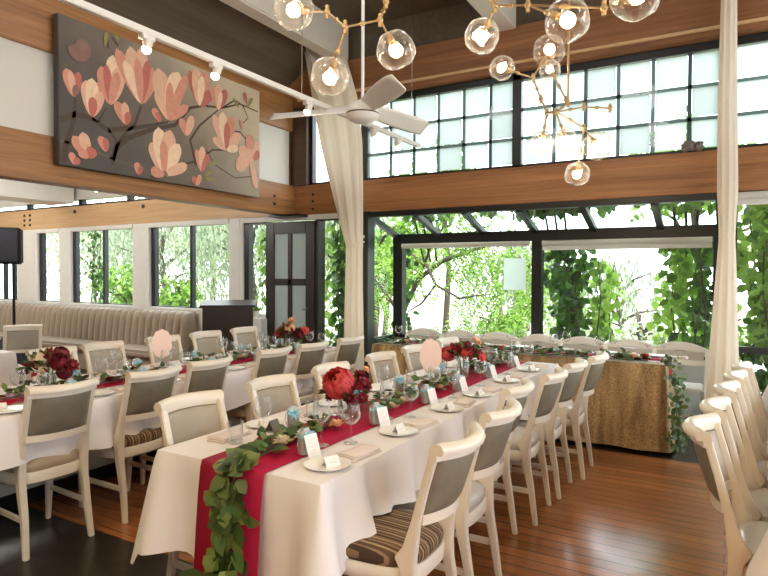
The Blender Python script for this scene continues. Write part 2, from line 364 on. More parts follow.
# room shell out of view: back wall and the wall with windows opposite the painting
S_box('wall_back', 'cream_paint', -14.2, 4.2, -3.7, -3.6, 0, 4.7)
S_box('wall_east_low', 'cream_paint', 4.0, 4.2, -3.6, WY, 0, .75)
S_box('wall_east_high', 'cream_paint', 4.0, 4.2, -3.6, WY, 3.0, 4.7)
for y0, y1 in ((-3.6, -2.6), (-.4, -.1), (2.1, 2.4), (4.6, 4.9), (6.3, WY)): S_box('wall_east_pier', 'cream_paint', 4.0, 4.2, y0, y1, .75, 3.0)
S_box('wall_wing_end', 'wing_white', -14.3, -14.1, -3.6, WY, 0, 3.4)
S_box('ceiling_wing', 'wing_white', -14.2, LX-.2, -3.6, WY+.2, 3.30, 3.45)
S_box('trim_13', 'wing_white', -10.6, -9.9, -3.6, WY-.05, 2.72, 3.30, bevel=.02)
S_box('trim_14', 'wing_white', -14, LX-.2, 5.2, 5.26, 3.10, 3.3)
S_box('wall_wing_over', 'wing_white', -14.2, LX-.2, WY+.03, WY+.2, 2.80, 3.4)
S_box('trim_15', 'pale_timber', -14.2, LX-.2, WY-.02, WY+.16, 2.31, 2.68, bevel=.008)
w = struct(bpy.data.objects.new('window_10', None)); COL.objects.link(w)
MB().box(-14, -5.3, WY+.08, WY+.09, 2.68, 2.98).build('pane', 'pane', w, smooth=None)
fr = MB()
for x in (-13, -11.5, -9.9, -8.6, -7.4, -6.2): fr.box(x-.05, x+.05, WY+.05, WY+.13, 2.68, 2.98)
fr.box(-14, -5.3, WY+.05, WY+.13, 2.68, 2.72); fr.build('frame', 'black_metal', w)

# ---- wing windows above the banquette
S_box('wall_wing_low', 'wing_white', -14.2, -5.62, WY-.02, WY+.16, 0, .95)
def wing_window(k, x0, x1, mulls):
    w = struct(bpy.data.objects.new('window_%d' % k, None)); COL.objects.link(w)
    m = MB(); y0, y1 = WY+.02, WY+.1
    m.box(x0, x0+.09, y0, y1, .95, 2.26); m.box(x1-.04, x1, y0, y1, .95, 2.26); m.box(x0, x1, y0, y1, .95, 1.0); m.box(x0, x1, y0, y1, 2.24, 2.26)
    for x in mulls: m.box(x-.024, x+.024, y0, y1, .95, 2.26)
    m.build('frame', 'black_metal', w, bevel=.004)
    MB().box(x0, x1, WY+.055, WY+.06, .98, 2.25).build('pane', 'pane', w, smooth=None)
    MB().box(x0, x1, WY-.03, WY+.02, .95, .985).build('sill', 'wing_white', w)
    MB().box(x0-.02, x1+.02, WY-.04, WY+.02, 2.24, 2.31).build('header', 'wing_white', w, bevel=.01)
wing_window(5, -8.02, -6.30, [-7.12]); wing_window(6, -10.08, -8.42, [-9.22]); wing_window(7, -11.1, -10.42, []); wing_window(8, -13.2, -11.75, [-12.3, -12.0])
def shutter_col(x0, x1, nm):
    m = MB().box(x0, x1, WY-.03, WY+.16, .95, 2.31); o = struct(m.build(nm, 'wing_white', bevel=.01))
    s = MB()
    for k in range(30): s.box(x0+.05, x1-.05, WY-.042, WY-.03, 1.0+k*.0433, 1.028+k*.0433)
    struct(s.build('louvre_panel', 'wing_white', o))
shutter_col(-6.30, -6.02, 'trim_16'); shutter_col(-8.42, -8.02, 'trim_17'); shutter_col(-10.42, -10.08, 'trim_18'); shutter_col(-11.75, -11.1, 'trim_19'); shutter_col(-14.1, -13.2, 'trim_20')
# ---- narrow window, ledge, door
w = struct(bpy.data.objects.new('window_11', None)); COL.objects.link(w)
m = MB(); m.box(-6.02, -5.93, WY, WY+.1, 0, 2.25); m.box(-6.02, -5.6, WY, WY+.1, .86, .94); m.box(-6.02, -5.6, WY, WY+.1, 2.21, 2.30); m.build('frame', 'black_metal', w, bevel=.004)
MB().box(-5.93, -5.6, WY+.05, WY+.055, .94, 2.22).build('pane', 'pane', w, smooth=None)
S_box('trim_21', 'wing_white', -6.05, -5.55, WY-.16, WY+.16, 0, .90, bevel=.01)
S_box('trim_22', 'wing_white', -6.02, -4.05, WY-.05, WY+.02, 2.235, 2.30, bevel=.008)
d = struct(bpy.data.objects.new('door_1', None)); COL.objects.link(d)
m = MB(); x0, x1, y0, y1 = -5.58, -4.74, WY-.05, WY+.0
zs = [.12, 1.36, 1.46, 2.06]; xs = [x0+.15, x0+.385, x0+.455, x1-.15]
m.box(x0, x0+.15, y0, y1, .02, 2.22); m.box(x1-.15, x1, y0, y1, .02, 2.22); m.box(x0+.15, x1-.15, y0, y1, 2.06, 2.22); m.box(x0+.15, x1-.15, y0, y1, .02, .72)
m.box(x0+.385, x0+.455, y0+.005, y1-.005, .72, 2.06); m.box(x0+.15, x1-.15, y0+.005, y1-.005, 1.36, 1.45)
m.build('door_leaf', 'door', d, bevel=.006)
MB().box(x0+.15, x1-.15, y0+.02, y0+.03, .72, 2.06).build('glass', 'doorglass', d, smooth=None)
h = MB(); h.tube([(x1-.07, y0, 1.05), (x1-.07, y0-.05, 1.05), (x1-.16, y0-.05, 1.05)], .009); h.build('handle', 'silver', d)
S_box('trim_23', 'door', -4.74, -4.69, WY-.03, WY+.12, 0, 2.3)
S_box('trim_24', 'black_metal', -4.02, -3.93, WY-.03, WY+.12, 0, 2.3, bevel=.004)
w = struct(bpy.data.objects.new('window_12', None)); COL.objects.link(w)
MB().box(-4.69, -4.02, WY+.05, WY+.055, .05, 2.24).build('pane', 'pane', w, smooth=None)
m = MB(); m.box(-4.69, -4.02, WY+.03, WY+.08, .02, .10); m.box(-4.69, -4.02, WY+.03, WY+.08, 2.22, 2.30); m.build('frame', 'black_metal', w)

# ---- clerestory windows with frosted squares
def clerestory(k, x0, x1, cols, rows):
    w = struct(bpy.data.objects.new('window_%d' % k, None)); COL.objects.link(w)
    y = WY+.09; m = MB()
    m.box(x0, x0+.05, y-.04, y+.05, 2.70, 3.74); m.box(x1-.05, x1, y-.04, y+.05, 2.70, 3.74)
    m.box(x0, x1, y-.04, y+.05, 2.70, 2.735); m.box(x0, x1, y-.04, y+.05, 3.66, 3.74)
    m.build('frame', 'black_metal', w, bevel=.004)
    MB().box(x0+.05, x1-.05, y, y+.006, 2.735, 3.66).build('pane', 'pane', w, smooth=None)
    f = MB(); mu = MB()
    for i in range(len(cols)-1):
        for j in range(len(rows)-1):
            f.box(cols[i]+.024, cols[i+1]-.024, y-.006, y-.002, rows[j]+.02, rows[j+1]-.02)
    if f.v: f.build('frosted_squares', 'frost', w, smooth=None)
    for c_ in cols[1:-1]: mu.box(c_-.019, c_+.019, y+.008, y+.02, 2.735, 3.66)
    for r in rows[1:-1]: mu.box(x0+.05, x1-.05, y+.008, y+.02, r-.018, r+.018)
    if mu.v: mu.build('gap_strips', 'gapstrip', w)  # added strips standing in for darker outdoors seen through clear gaps
rw = [2.73, 3.03, 3.345, 3.67]
clerestory(1, -4.90, -4.04, [], [])
clerestory(2, -4.04, -2.06, [-4.0+.324*i for i in range(7)], rw)
clerestory(3, -2.06, -.06, [-1.99+.326*i for i in range(7)][:6]+[-.05], rw)
clerestory(4, -.06, 2.0, [0+.33*i for i in range(7)], rw)
clerestory(13, 2.0, 4.0, [2.05+.33*i for i in range(7)], rw)

# ---- greenhouse bay
GY = 7.25; GX0, GX1 = -4.0, -.05
w = struct(bpy.data.objects.new('window_14', None)); COL.objects.link(w)
m = MB()
m.box(GX0-.0, GX0+.14, GY-.05, GY+.08, 0, 2.0); m.box(GX1-.1, GX1, GY-.05, GY+.08, 0, 2.0)
m.box(GX0, GX1, GY-.06, GY+.08, 1.93, 2.06); m.box(-2.08, -1.96, GY-.05, GY+.07, .4, 1.95); m.box(GX0, GX1, GY-.05, GY+.07, .62, .70)
m.box(GX0+.0, GX0+.06, WY, GY, .62, .70); m.box(GX0, GX0+.06, WY+.1, WY+.16, .62, 2.2)
m.box(GX1-.06, GX1, WY, GY, .62, .70)
def rafter(mb, x, hw=.035):
    mb.rings([[(x-hw, y, z-.05), (x+hw, y, z-.05), (x+hw, y, z+.02), (x-hw, y, z+.02)] for y, z in ((WY+.1, 2.27), (GY, 2.05))])
for x in (GX0+.03, -3.33, -2.70, -2.04, -1.36, -.66, GX1-.04): rafter(m, x)
m.box(GX0, GX1, WY+.02, WY+.14, 2.235, 2.30)
m.build('frame', 'black_metal', w, bevel=.004)
g = MB(); g.box(GX0+.1, GX1-.1, GY, GY+.006, .70, 1.93); g.build('front_pane', 'pane', w, smooth=None)
g = MB(); g.rings([[(GX0, y, z), (GX1, y, z), (GX1, y, z+.006), (GX0, y, z+.006)] for y, z in ((WY+.12, 2.275), (GY, 2.055))]); g.build('roof_pane', 'dirtpane', w, smooth=None)
g = MB()
for x in (GX0+.03, GX1-.03): g.rings([[(x, WY+.1, .70), (x, GY, .70), (x, GY, 2.02), (x, WY+.1, 2.24)], [(x+.006, WY+.1, .70), (x+.006, GY, .70), (x+.006, GY, 2.02), (x+.006, WY+.1, 2.24)]])
g.build('side_pane', 'pane', w, smooth=None)
S_box('wall_greenhouse_low', 'wing_white', GX0, GX1, GY-.06, GY+.06, 0, .62)
S_box('wall_greenhouse_side', 'wing_white', GX0-.04, GX0+.06, WY+.12, GY, 0, .62)
def blind(label, x0, x1, y, z0, z1, r=.03):
    t = thing('roller_blind', label, 'roller blind', ((x0+x1)/2, y, z0), 0)
    h = (x1-x0)/2
    MB().tube([(-h, 0, z1-z0-r), (h, 0, z1-z0-r)], r, 12).build('roll', 'blindcloth', t)
    MB().box(-h, h, -.004, .004, .004, z1-z0-r).build('blind_cloth', 'blindcloth', t)
    MB().tube([(-h, 0, .006), (h, 0, .006)], .009).build('bottom_bar', 'white', t)
blind('thin rolled white blind on the greenhouse pane with tree branches outside', -3.84, -2.1, GY-.09, 1.865, 1.93, .026)
blind('deeper rolled white blind over greenhouse pane beside the tied curtain', -1.94, -.16, GY-.09, 1.815, 1.93, .035)
blind('short rolled white blind above window beyond the tied curtain', .02, 1.9, WY-.02, 2.17, 2.29, .035)
t = MB().box(-2.44, -2.16, GY-.012, GY-.010, 1.33, 1.72).build('paper_notice', 'frost'); tag(t, 'translucent paper sheet taped on greenhouse glass beside the black mullion', 'notice')
# window beyond the curtain
w = struct(bpy.data.objects.new('window_15', None)); COL.objects.link(w)
m = MB(); m.box(-.05, .06, WY, WY+.12, 0, 2.3); m.box(.06, 4, WY, WY+.12, .0, .12); m.box(1.9, 2.0, WY, WY+.12, 0, 2.3); m.box(.06, 4, WY+.02, WY+.12, 2.22, 2.3); m.box(.06, 1.9, WY+.03, WY+.09, .80, .86); m.build('frame', 'bronze_frame', w, bevel=.004)
MB().box(.06, 4, WY+.05, WY+.056, .12, 2.22).build('pane', 'pane', w, smooth=None)

# ================================================================== WALL / CEILING THINGS
# ---- magnolia painting
t = thing('painting', 'long canvas painting of pink magnolia blossom on bare branches', 'painting', (-5.0, 4.36, 2.45))
MB().box(-.075, 0, -1.27, 1.27, 0, 1.29).build('canvas', 'canvas', t, bevel=.006).matrix_parent_inverse = Matrix()
cv = t.children[0]
# keep material gradient in world-like coordinates: shift mesh instead of object
for v in cv.data.vertices: v.co += Vector((-5.0, 4.36, 2.45))
cv.location = (5.0, -4.36, -2.45)
X0 = -5.0
def pw(px, py, dx): p = atx(px, py, X0); return Vector((dx, p.y-4.36, p.z-2.45))
pet = MB(); layer = [0.0016]
MATS = ['petal_pale', 'petal_pink', 'petal_rose', 'petal_cream', 'petal_dark', 'leaf_paint']
def petw(u): return max(0, u*(1-u))**.5*2*(.62+.45*u) if u < .86 else max(0, (1-u)/.14)**.6*.71
def petal(x0, y0, x1, y1, wd, m, tw=.55):      # from base (x0,y0) to tip, in the painting's plane
    layer[0] += .00012; dx = layer[0]
    a, b = pw(x0, y0, dx), pw(x1, y1, dx); d = b-a; L = d.length
    if L < 1e-4: return
    d /= L; n = Vector((0, -d.z, d.y)); W = wd*.0125
    out = []
    N = 13
    for i in range(N):
        u = i/(N-1); out.append(a+d*L*u+n*W*petw(u)*.5)
    for i in range(N-2, 0, -1):
        u = i/(N-1); out.append(a+d*L*u-n*W*petw(u)*.5)
    out = [p for p in out if abs(p.y) < 1.262 and .008 < p.z < 1.282]
    if len(out) < 3: return
    pet.cur = MATS.index(m); b0 = len(pet.v); pet.v += [tuple(p) for p in out]; pet.face(range(b0, b0+len(out)))
def bloom(bx, by, tips):
    for (tx, ty, wd, m) in tips: petal(bx, by, tx, ty, wd, m)
PL, PK, RO, CR, DK = MATS[:5]
bloom(74, 97, [(66, 68, 10, PK), (79, 72, 7, RO), (70, 70, 6, PL), (77, 85, 6, DK)])
bloom(92, 117, [(86, 80, 13, PL), (99, 82, 12, PK), (92, 78, 12, CR), (102, 92, 9, PL), (93, 97, 8, RO)])
bloom(110, 105, [(101, 66, 13, PK), (113, 55, 13, CR), (121, 68, 14, PL), (106, 64, 8, RO), (118, 72, 9, PK)])
bloom(141, 104, [(116, 48, 14, PK), (130, 46, 16, PL), (142, 47, 15, PL), (153, 68, 15, PK), (148, 60, 9, RO), (124, 60, 11, CR), (137, 58, 9, PK)])
bloom(168, 120, [(158, 68, 20, PL), (178, 72, 20, CR), (187, 75, 10, PK), (155, 92, 9, PL), (188, 106, 9, PK), (170, 82, 9, PK)])
bloom(199, 106, [(189, 70, 10, RO), (196, 68, 14, PL), (206, 70, 13, PK), (212, 92, 11, RO), (202, 76, 9, CR)])
bloom(218, 110, [(211, 85, 9, PK), (219, 84, 11, PL), (226, 90, 10, RO), (221, 92, 6, CR)])
bloom(226, 150, [(213, 114, 12, PL), (222, 112, 14, CR), (232, 116, 14, PK), (240, 134, 12, PL), (212, 138, 9, PL), (227, 122, 9, RO), (238, 148, 8, CR)])
bloom(164, 175, [(150, 142, 13, PL), (158, 127, 17, CR), (170, 130, 17, PL), (179, 144, 14, CR), (187, 165, 10, PL), (150, 170, 10, PK), (163, 140, 9, PK), (166, 172, 6, DK)])
bloom(201, 172, [(196, 149, 8, PK), (202, 146, 9, PL), (208, 154, 7, RO)])
bloom(88, 158, [(72, 136, 10, PK), (82, 132, 10, PL), (93, 148, 10, RO), (78, 150, 8, PK)])
bloom(106, 152, [(99, 136, 8, PK), (105, 138, 6, RO)])
bloom(126, 125, [(115, 101, 10, PK), (124, 102, 8, PL), (128, 112, 7, RO)])
bloom(253, 160, [(238, 148, 14, PL), (248, 134, 14, PK), (259, 142, 12, PL), (259, 152, 9, RO)])
petal(250, 158, 256, 189, 9, PL); petal(252, 150, 236, 170, 16, PL)
bloom(160, 122, [(152, 108, 8, PK), (156, 112, 6, RO)]); bloom(186, 136, [(180, 118, 9, PK), (192, 116, 9, PL)])
bloom(74, 165, [(70, 152, 6, PK), (78, 158, 6, RO)]); bloom(138, 175, [(136, 162, 7, PK), (141, 166, 5, RO)])
bloom(196, 186, [(192, 176, 6, RO), (200, 175, 6, PK)]); bloom(246, 104, [(244, 92, 5, RO)]); bloom(242, 130, [(240, 120, 5, PK)])
bloom(80, 62, [(74, 44, 16, DK), (84, 40, 14, DK)]); 
for (a, b_, c_, d_) in ((104, 46, 106, 32), (117, 42, 115, 33), (204, 176, 212, 170), (204, 178, 214, 180), (246, 108, 252, 98), (238, 108, 232, 98), (207, 166, 216, 162)): petal(a, b_, c_, d_, 4, 'leaf_paint')
pet.build('painted_blossom', MATS, t, smooth=None)
br = MB()
def branch(pts, w0, w1, m=0):
    w0 *= 1.25; w1 *= 1.3
    br.cur = m; P_ = [pw(x, y, .0012) for x, y in pts]; N = len(P_); b0 = len(br.v)
    for i, p in enumerate(P_):
        d = (P_[min(i+1, N-1)]-P_[max(0, i-1)]).normalized(); n = Vector((0, -d.z, d.y)); w_ = (w0+(w1-w0)*i/(N-1))*.5
        br.v += [tuple(p+n*w_), tuple(p-n*w_)]
    for i in range(N-1): br.face((b0+2*i, b0+2*i+1, b0+2*i+3, b0+2*i+2))
branch([(60, 120), (75, 114), (90, 118), (108, 130), (118, 142), (135, 124), (141, 106)], .045, .02)
branch([(108, 130), (135, 128), (158, 124), (168, 122)], .04, .015)
branch([(62, 162), (66, 146), (74, 118), (75, 98)], .05, .02)
branch([(112, 160), (116, 148), (128, 138), (150, 130), (175, 125), (190, 108), (206, 105)], .05, .02)
branch([(92, 118), (98, 122), (106, 108)], .03, .012); branch([(118, 142), (112, 165)], .035, .02)
branch([(196, 165), (190, 140), (200, 125), (218, 110)], .03, .012); branch([(150, 178), (160, 176), (182, 165), (200, 160), (212, 150), (224, 150)], .03, .012)
branch([(206, 106), (222, 108), (240, 104), (258, 112)], .02, .01); branch([(222, 108), (235, 100), (243, 106), (248, 118), (240, 126)], .016, .008)
branch([(225, 130), (240, 132), (247, 140)], .018, .01); branch([(108, 48), (107, 34)], .02, .008); branch([(118, 46), (112, 38)], .02, .01)
branch([(60, 140), (90, 150), (130, 165), (160, 178), (195, 184)], .02, .012, 1); branch([(180, 160), (175, 145), (160, 140)], .02, .01, 1); branch([(130, 60), (112, 66), (80, 60), (62, 66)], .02, .012, 1); branch([(206, 150), (215, 165), (235, 178), (258, 176)], .02, .01, 1)
br.build('painted_branches', ['branch_paint', 'branch_grey'], t, smooth=None)

# ---- track with spots
t = thing('track_light', 'white ceiling-hung lighting track running past the magnolia painting', 'track lighting', (-3.0, 3.2, 2.94))
MB().box(-.02, .02, -2.9, 2.78, -.02, .02).build('rail', 'white', t, bevel=.004)
wr = MB()
for y in (atx(302, 88, -3.0).y-3.2, 2.6): wr.tube([(0, y, .02), (0, y, 1.69)], .004, 5)
wr.build('suspension_wire', 'silver', t)
def spot(y, aim=(-.6, 0, -.5), z=2.94):
    b = thing('spot_lamp', SPL.pop(0), 'spot lamp', (-3.0, y, z-.02))
    q = Vector(aim).normalized().to_track_quat('Z', 'Y').to_matrix()
    MB().box(-.022, .022, -.045, .045, -.03, 0).build('adapter', 'white', b, bevel=.004)
    def tf(m_): m_.v = [tuple(q@Vector(v)+Vector((0, 0, -.065))) for v in m_.v]; return m_
    hd = tf(MB().lathe([(.010, -.05), (.026, -.045), (.030, -.02), (.026, .0), (.030, .012), (.027, .012), (.022, .0)], n=16)).build('lamp_head', 'white', b)
    tf(MB().sphere((0, 0, .022), .026, 12, 8, (1, 1, .8))).build('lamp_bulb', 'lamp', hd)
SPL = ['white spot lamp on the track above the tallest painted blossom', 'white spot lamp on the track above the painting beside pale petals', 'white spot lamp on the track in front of the draped curtain top', 'small spot lamp on track just past the fan hub', 'small spot lamp at window end of the track']
def ytrack(px, py): return atx(px, py, -3.0).y
spot(ytrack(147, 38), (-.12, -.15, -1)); spot(ytrack(216, 66), (-.05, -.35, -.9)); spot(ytrack(308, 98), (-.2, -.2, -.8)); spot(ytrack(374, 128), (.2, .2, -.7)); spot(ytrack(398, 140), (.3, .1, -.7))

# ---- ceiling fan
P0 = Vector((-2.67, 4.27, 2.87))
t = thing('ceiling_fan', 'white three-blade ceiling fan on a long downrod', 'ceiling fan', P0)
MB().lathe([(.0, .10), (.03, .10), (.05, .085), (.11, .06), (.135, .02), (.14, -.01), (.135, -.015)], n=28).build('motor_housing', 'fan', t)
MB().lathe([(.137, -.015), (.137, -.025)], n=28).build('housing_band', 'black', t)
MB().lathe([(.14, -.025), (.125, -.06), (.08, -.085), (0, -.095)], n=28).build('light_cap', 'fan', t)
MB().tube([(0, 0, .08), (0, 0, 1.76)], .014, 10).build('downrod', 'fan', t)
MB().lathe([(0.015, 1.66), (.06, 1.70), (.065, 1.76)], n=18).build('canopy_cap', 'fan', t)
for k, a in enumerate((196, 320, 77)):
    a = math.radians(a); ca, sa = math.cos(a), math.sin(a)
    def bl(u, v, ca=ca, sa=sa):
        r = .10+.72*u; wd = (.045+.04*math.sin(PI*min(1, u*1.25)*.62))*(1-.35*max(0, u-.9)/.1); s = (v-.5)*2*wd
        z = .03-.025*u+(v-.5)*-.09
        return (ca*r-sa*s, sa*r+ca*s, z)
    MB().grid(bl, 14, 6).build('blade', 'fan', t, solid=.008)

# ---- bubble chandeliers
def chandelier(label, nodes_, edges, globes, rods, base):
    t = thing('bubble_chandelier', label, 'chandelier', base); B = Vector(base)
    L = {k: at(*v)-B for k, v in nodes_.items()}
    for a, b_ in edges:
        p, q = L[a], L[b_]; mid = (p+q)/2; d = (q-p)
        arm = MB().tube([p, q], .0055*ARM, 8); arm.tube([p+d*.42, p+d*.46, p+d*.54, p+d*.58], [.006*ARM, .012*ARM, .012*ARM, .006*ARM], 8)
        arm.build('arm', 'brass', t)
    for k, p in L.items():
        if k in globes: continue
        j = MB(); j.sphere(p, .016*ARM, 10, 6); j.tube([p-Vector((0, 0, .03)), p+Vector((0, 0, .03))], .010*ARM, 8); j.build('joint', 'brass', t)
    for k, (src, r) in globes.items():
        c_ = L[k]; d = (L[src]-c_); d = d.normalized() if d.length > 1e-4 else Vector((0, 0, 1))
        g = MB().sphere(c_, r, 22, 14, wob=.10, seed=len(k)*3.1+c_.x*5).build('globe', 'bubble', t, smooth=80)
        MB().tube([c_+d*r*.98, c_+d*r*.70, c_+d*r*.50], [.010*ARM, .02*ARM, .016*ARM], 10).build('lamp_holder', 'brass', t)
        MB().sphere(c_-d*r*.05, r*.36, 12, 8).build('bulb', 'bulb', g)
        ld = bpy.data.lights.new('bulb_light', 'POINT'); ld.energy = 4.5; ld.color = (1, .84, .64); ld.shadow_soft_size = .04
        lo = bpy.data.objects.new('bulb_light', ld); COL.objects.link(lo); lo.location = c_-d*r*.05; lo.parent = t
    rm = MB()
    for a in rods: rm.tube([L[a], Vector((L[a].x, L[a].y, 4.63-B.z))], .008, 8)
    rm.build('hanging_rod', 'brass', t)
ARM = 1.0
nA = dict(c=(440, -70, 2.75), a=(386, 2, 2.8), n1=(380, 20, 2.85), n2=(345, 27, 2.85), n3=(327, 12, 2.8), g1=(294, 10, 2.7), g2=(330, 77, 2.95), g3=(396, 50, 2.8), b=(495, 6, 2.75), n4=(528, 5, 2.7), g4=(482, 36, 2.8), g5=(567, 20, 2.6), n5=(604, 8, 2.55), g8=(636, -4, 2.5))
eA = [('c', 'a'), ('a', 'n1'), ('n1', 'n2'), ('n2', 'n3'), ('n3', 'g1'), ('n2', 'g2'), ('n1', 'g3'), ('c', 'b'), ('b', 'g4'), ('b', 'n4'), ('n4', 'g5'), ('n4', 'n5'), ('n5', 'g8')]
chandelier('large branching brass chandelier with big glass bubbles crossing the top edge', nA, eA, dict(g1=('n3', .088), g2=('n2', .093), g3=('n1', .089), g4=('b', .08), g5=('n4', .095), g8=('n5', .10)), ['c'], at(440, -70, 2.75))
ARM = 1.1
nB = dict(c=(568, 103, 4.4), s=(566, 100, 4.45), n1=(533, 78, 4.4), n2=(541, 99, 4.4), g7=(502, 68, 4.35), g6=(549, 50, 4.3), g6b=(550, 70, 4.6), e=(547, 113, 4.45), g9=(542, 142, 4.4), f=(556, 112, 4.3), g10=(566, 140, 4.35), h=(584, 128, 4.4), g11=(577, 174, 4.35), g12=(597, 146, 4.2), i=(584, 107, 4.4), j=(610, 108, 4.3))
eB = [('c', 'f'), ('f', 'e'), ('e', 'n2'), ('n2', 'n1'), ('n1', 'g7'), ('n1', 'g6'), ('c', 'g6b'), ('e', 'g9'), ('f', 'g10'), ('f', 'h'), ('h', 'g11'), ('h', 'g12'), ('f', 'i'), ('i', 'j')]
chandelier('smaller branching brass chandelier with glass bubbles hanging before frosted squares', nB, eB, dict(g7=('n1', .088), g6=('n1', .11), g6b=('c', .08), g9=('e', .08), g10=('f', .08), g11=('h', .088), g12=('h', .10)), ['c'], at(568, 103, 4.4))

# ---- curtains
def curtain(label, spine, folds, tie, base):
    t = thing('curtain', label, 'curtain', base); B = Vector(base); flat = .5
    def pt(u, v):
        z = spine[0][0]+(spine[-1][0]-spine[0][0])*v
        for i in range(len(spine)-1):
            if spine[i+1][0] <= z+1e-6: break
        a, b_ = spine[i], spine[i+1]; k = (z-a[0])/(b_[0]-a[0])
        x0 = a[1]+(b_[1]-a[1])*k; x1 = a[2]+(b_[2]-a[2])*k; hw = (x1-x0)/2
        ang = u*2*PI; am = 1+.10*math.sin(folds*ang)+.035*math.sin(folds*2.3*ang)
        return Vector(((x0+x1)/2+hw*am*math.cos(ang)*.95, a[3]+(b_[3]-a[3])*k+min(hw, .14)*.7*am*math.sin(ang), z))-B
    MB().grid(pt, folds*10, 50).build('drape', 'sheer', t, smooth=75)
    z, x0, x1, y = tie; hw = (x1-x0)/2
    MB().lathe([(hw*1.02, -.03), (hw*1.07, 0), (hw*1.02, .03)], n=20).build('tieback', 'sheer', t, loc=Vector(((x0+x1)/2, y, z))-B).scale = (1, .72, 1)
def cs(rows, Y):
    out = []
    for py, pa, pb in rows:
        d0, d1 = ray(pa, py), ray(pb, py); p0 = CAM+d0*(Y/d0.y); p1 = CAM+d1*(Y/d1.y); out.append(((p0.z+p1.z)/2, p0.x, p1.x, Y))
    return out
sa = cs([(45, 305, 322), (62, 308, 345), (100, 314, 356), (144, 322, 361), (195, 334, 362), (246, 347, 362), (290, 346, 362)], 6.2)
curtain('cream sheer curtain swept from a ceiling hook and tied beside the doorway', sa+[(.02, sa[-1][1]-.03, sa[-1][2]+.03, 6.2)], 8, sa[5], (-4.07, 6.2, 0))
sb = cs([(0, 721, 737), (100, 718, 737), (190, 717, 738), (236, 719, 735), (260, 717, 736), (380, 707, 739)], 6.2)
curtain('cream sheer curtain column tied before the black post near the aisle', [(4.6, sb[0][1]+.03, sb[0][2]-.03, 6.2)]+sb+[(.02, sb[-1][1]-.04, sb[-1][2]+.02, 6.2)], 8, sb[3], (-.04, 6.2, 0))
t = MB(); t.tube([(-3.99, WY-.03, 1.92), (-3.99, WY-.10, 1.93), (-3.93, WY-.12, 1.99)], .014); tag(t.build('tieback_hook', 'white'), 'white tieback hook on black post beside the draped curtain', 'hook')
t = MB(); t.sphere((-.36, WY-.0, 2.755), .055, 12, 8, (1.3, .9, .9), .5, 3).sphere((-.27, WY-.0, 2.75), .045, 10, 7, (1, 1, 1), .5, 6); tag(t.build('stone_ornament', 'stone'), 'lumpy grey stone-like ornament on the timber ledge under frosted squares', 'ornament')

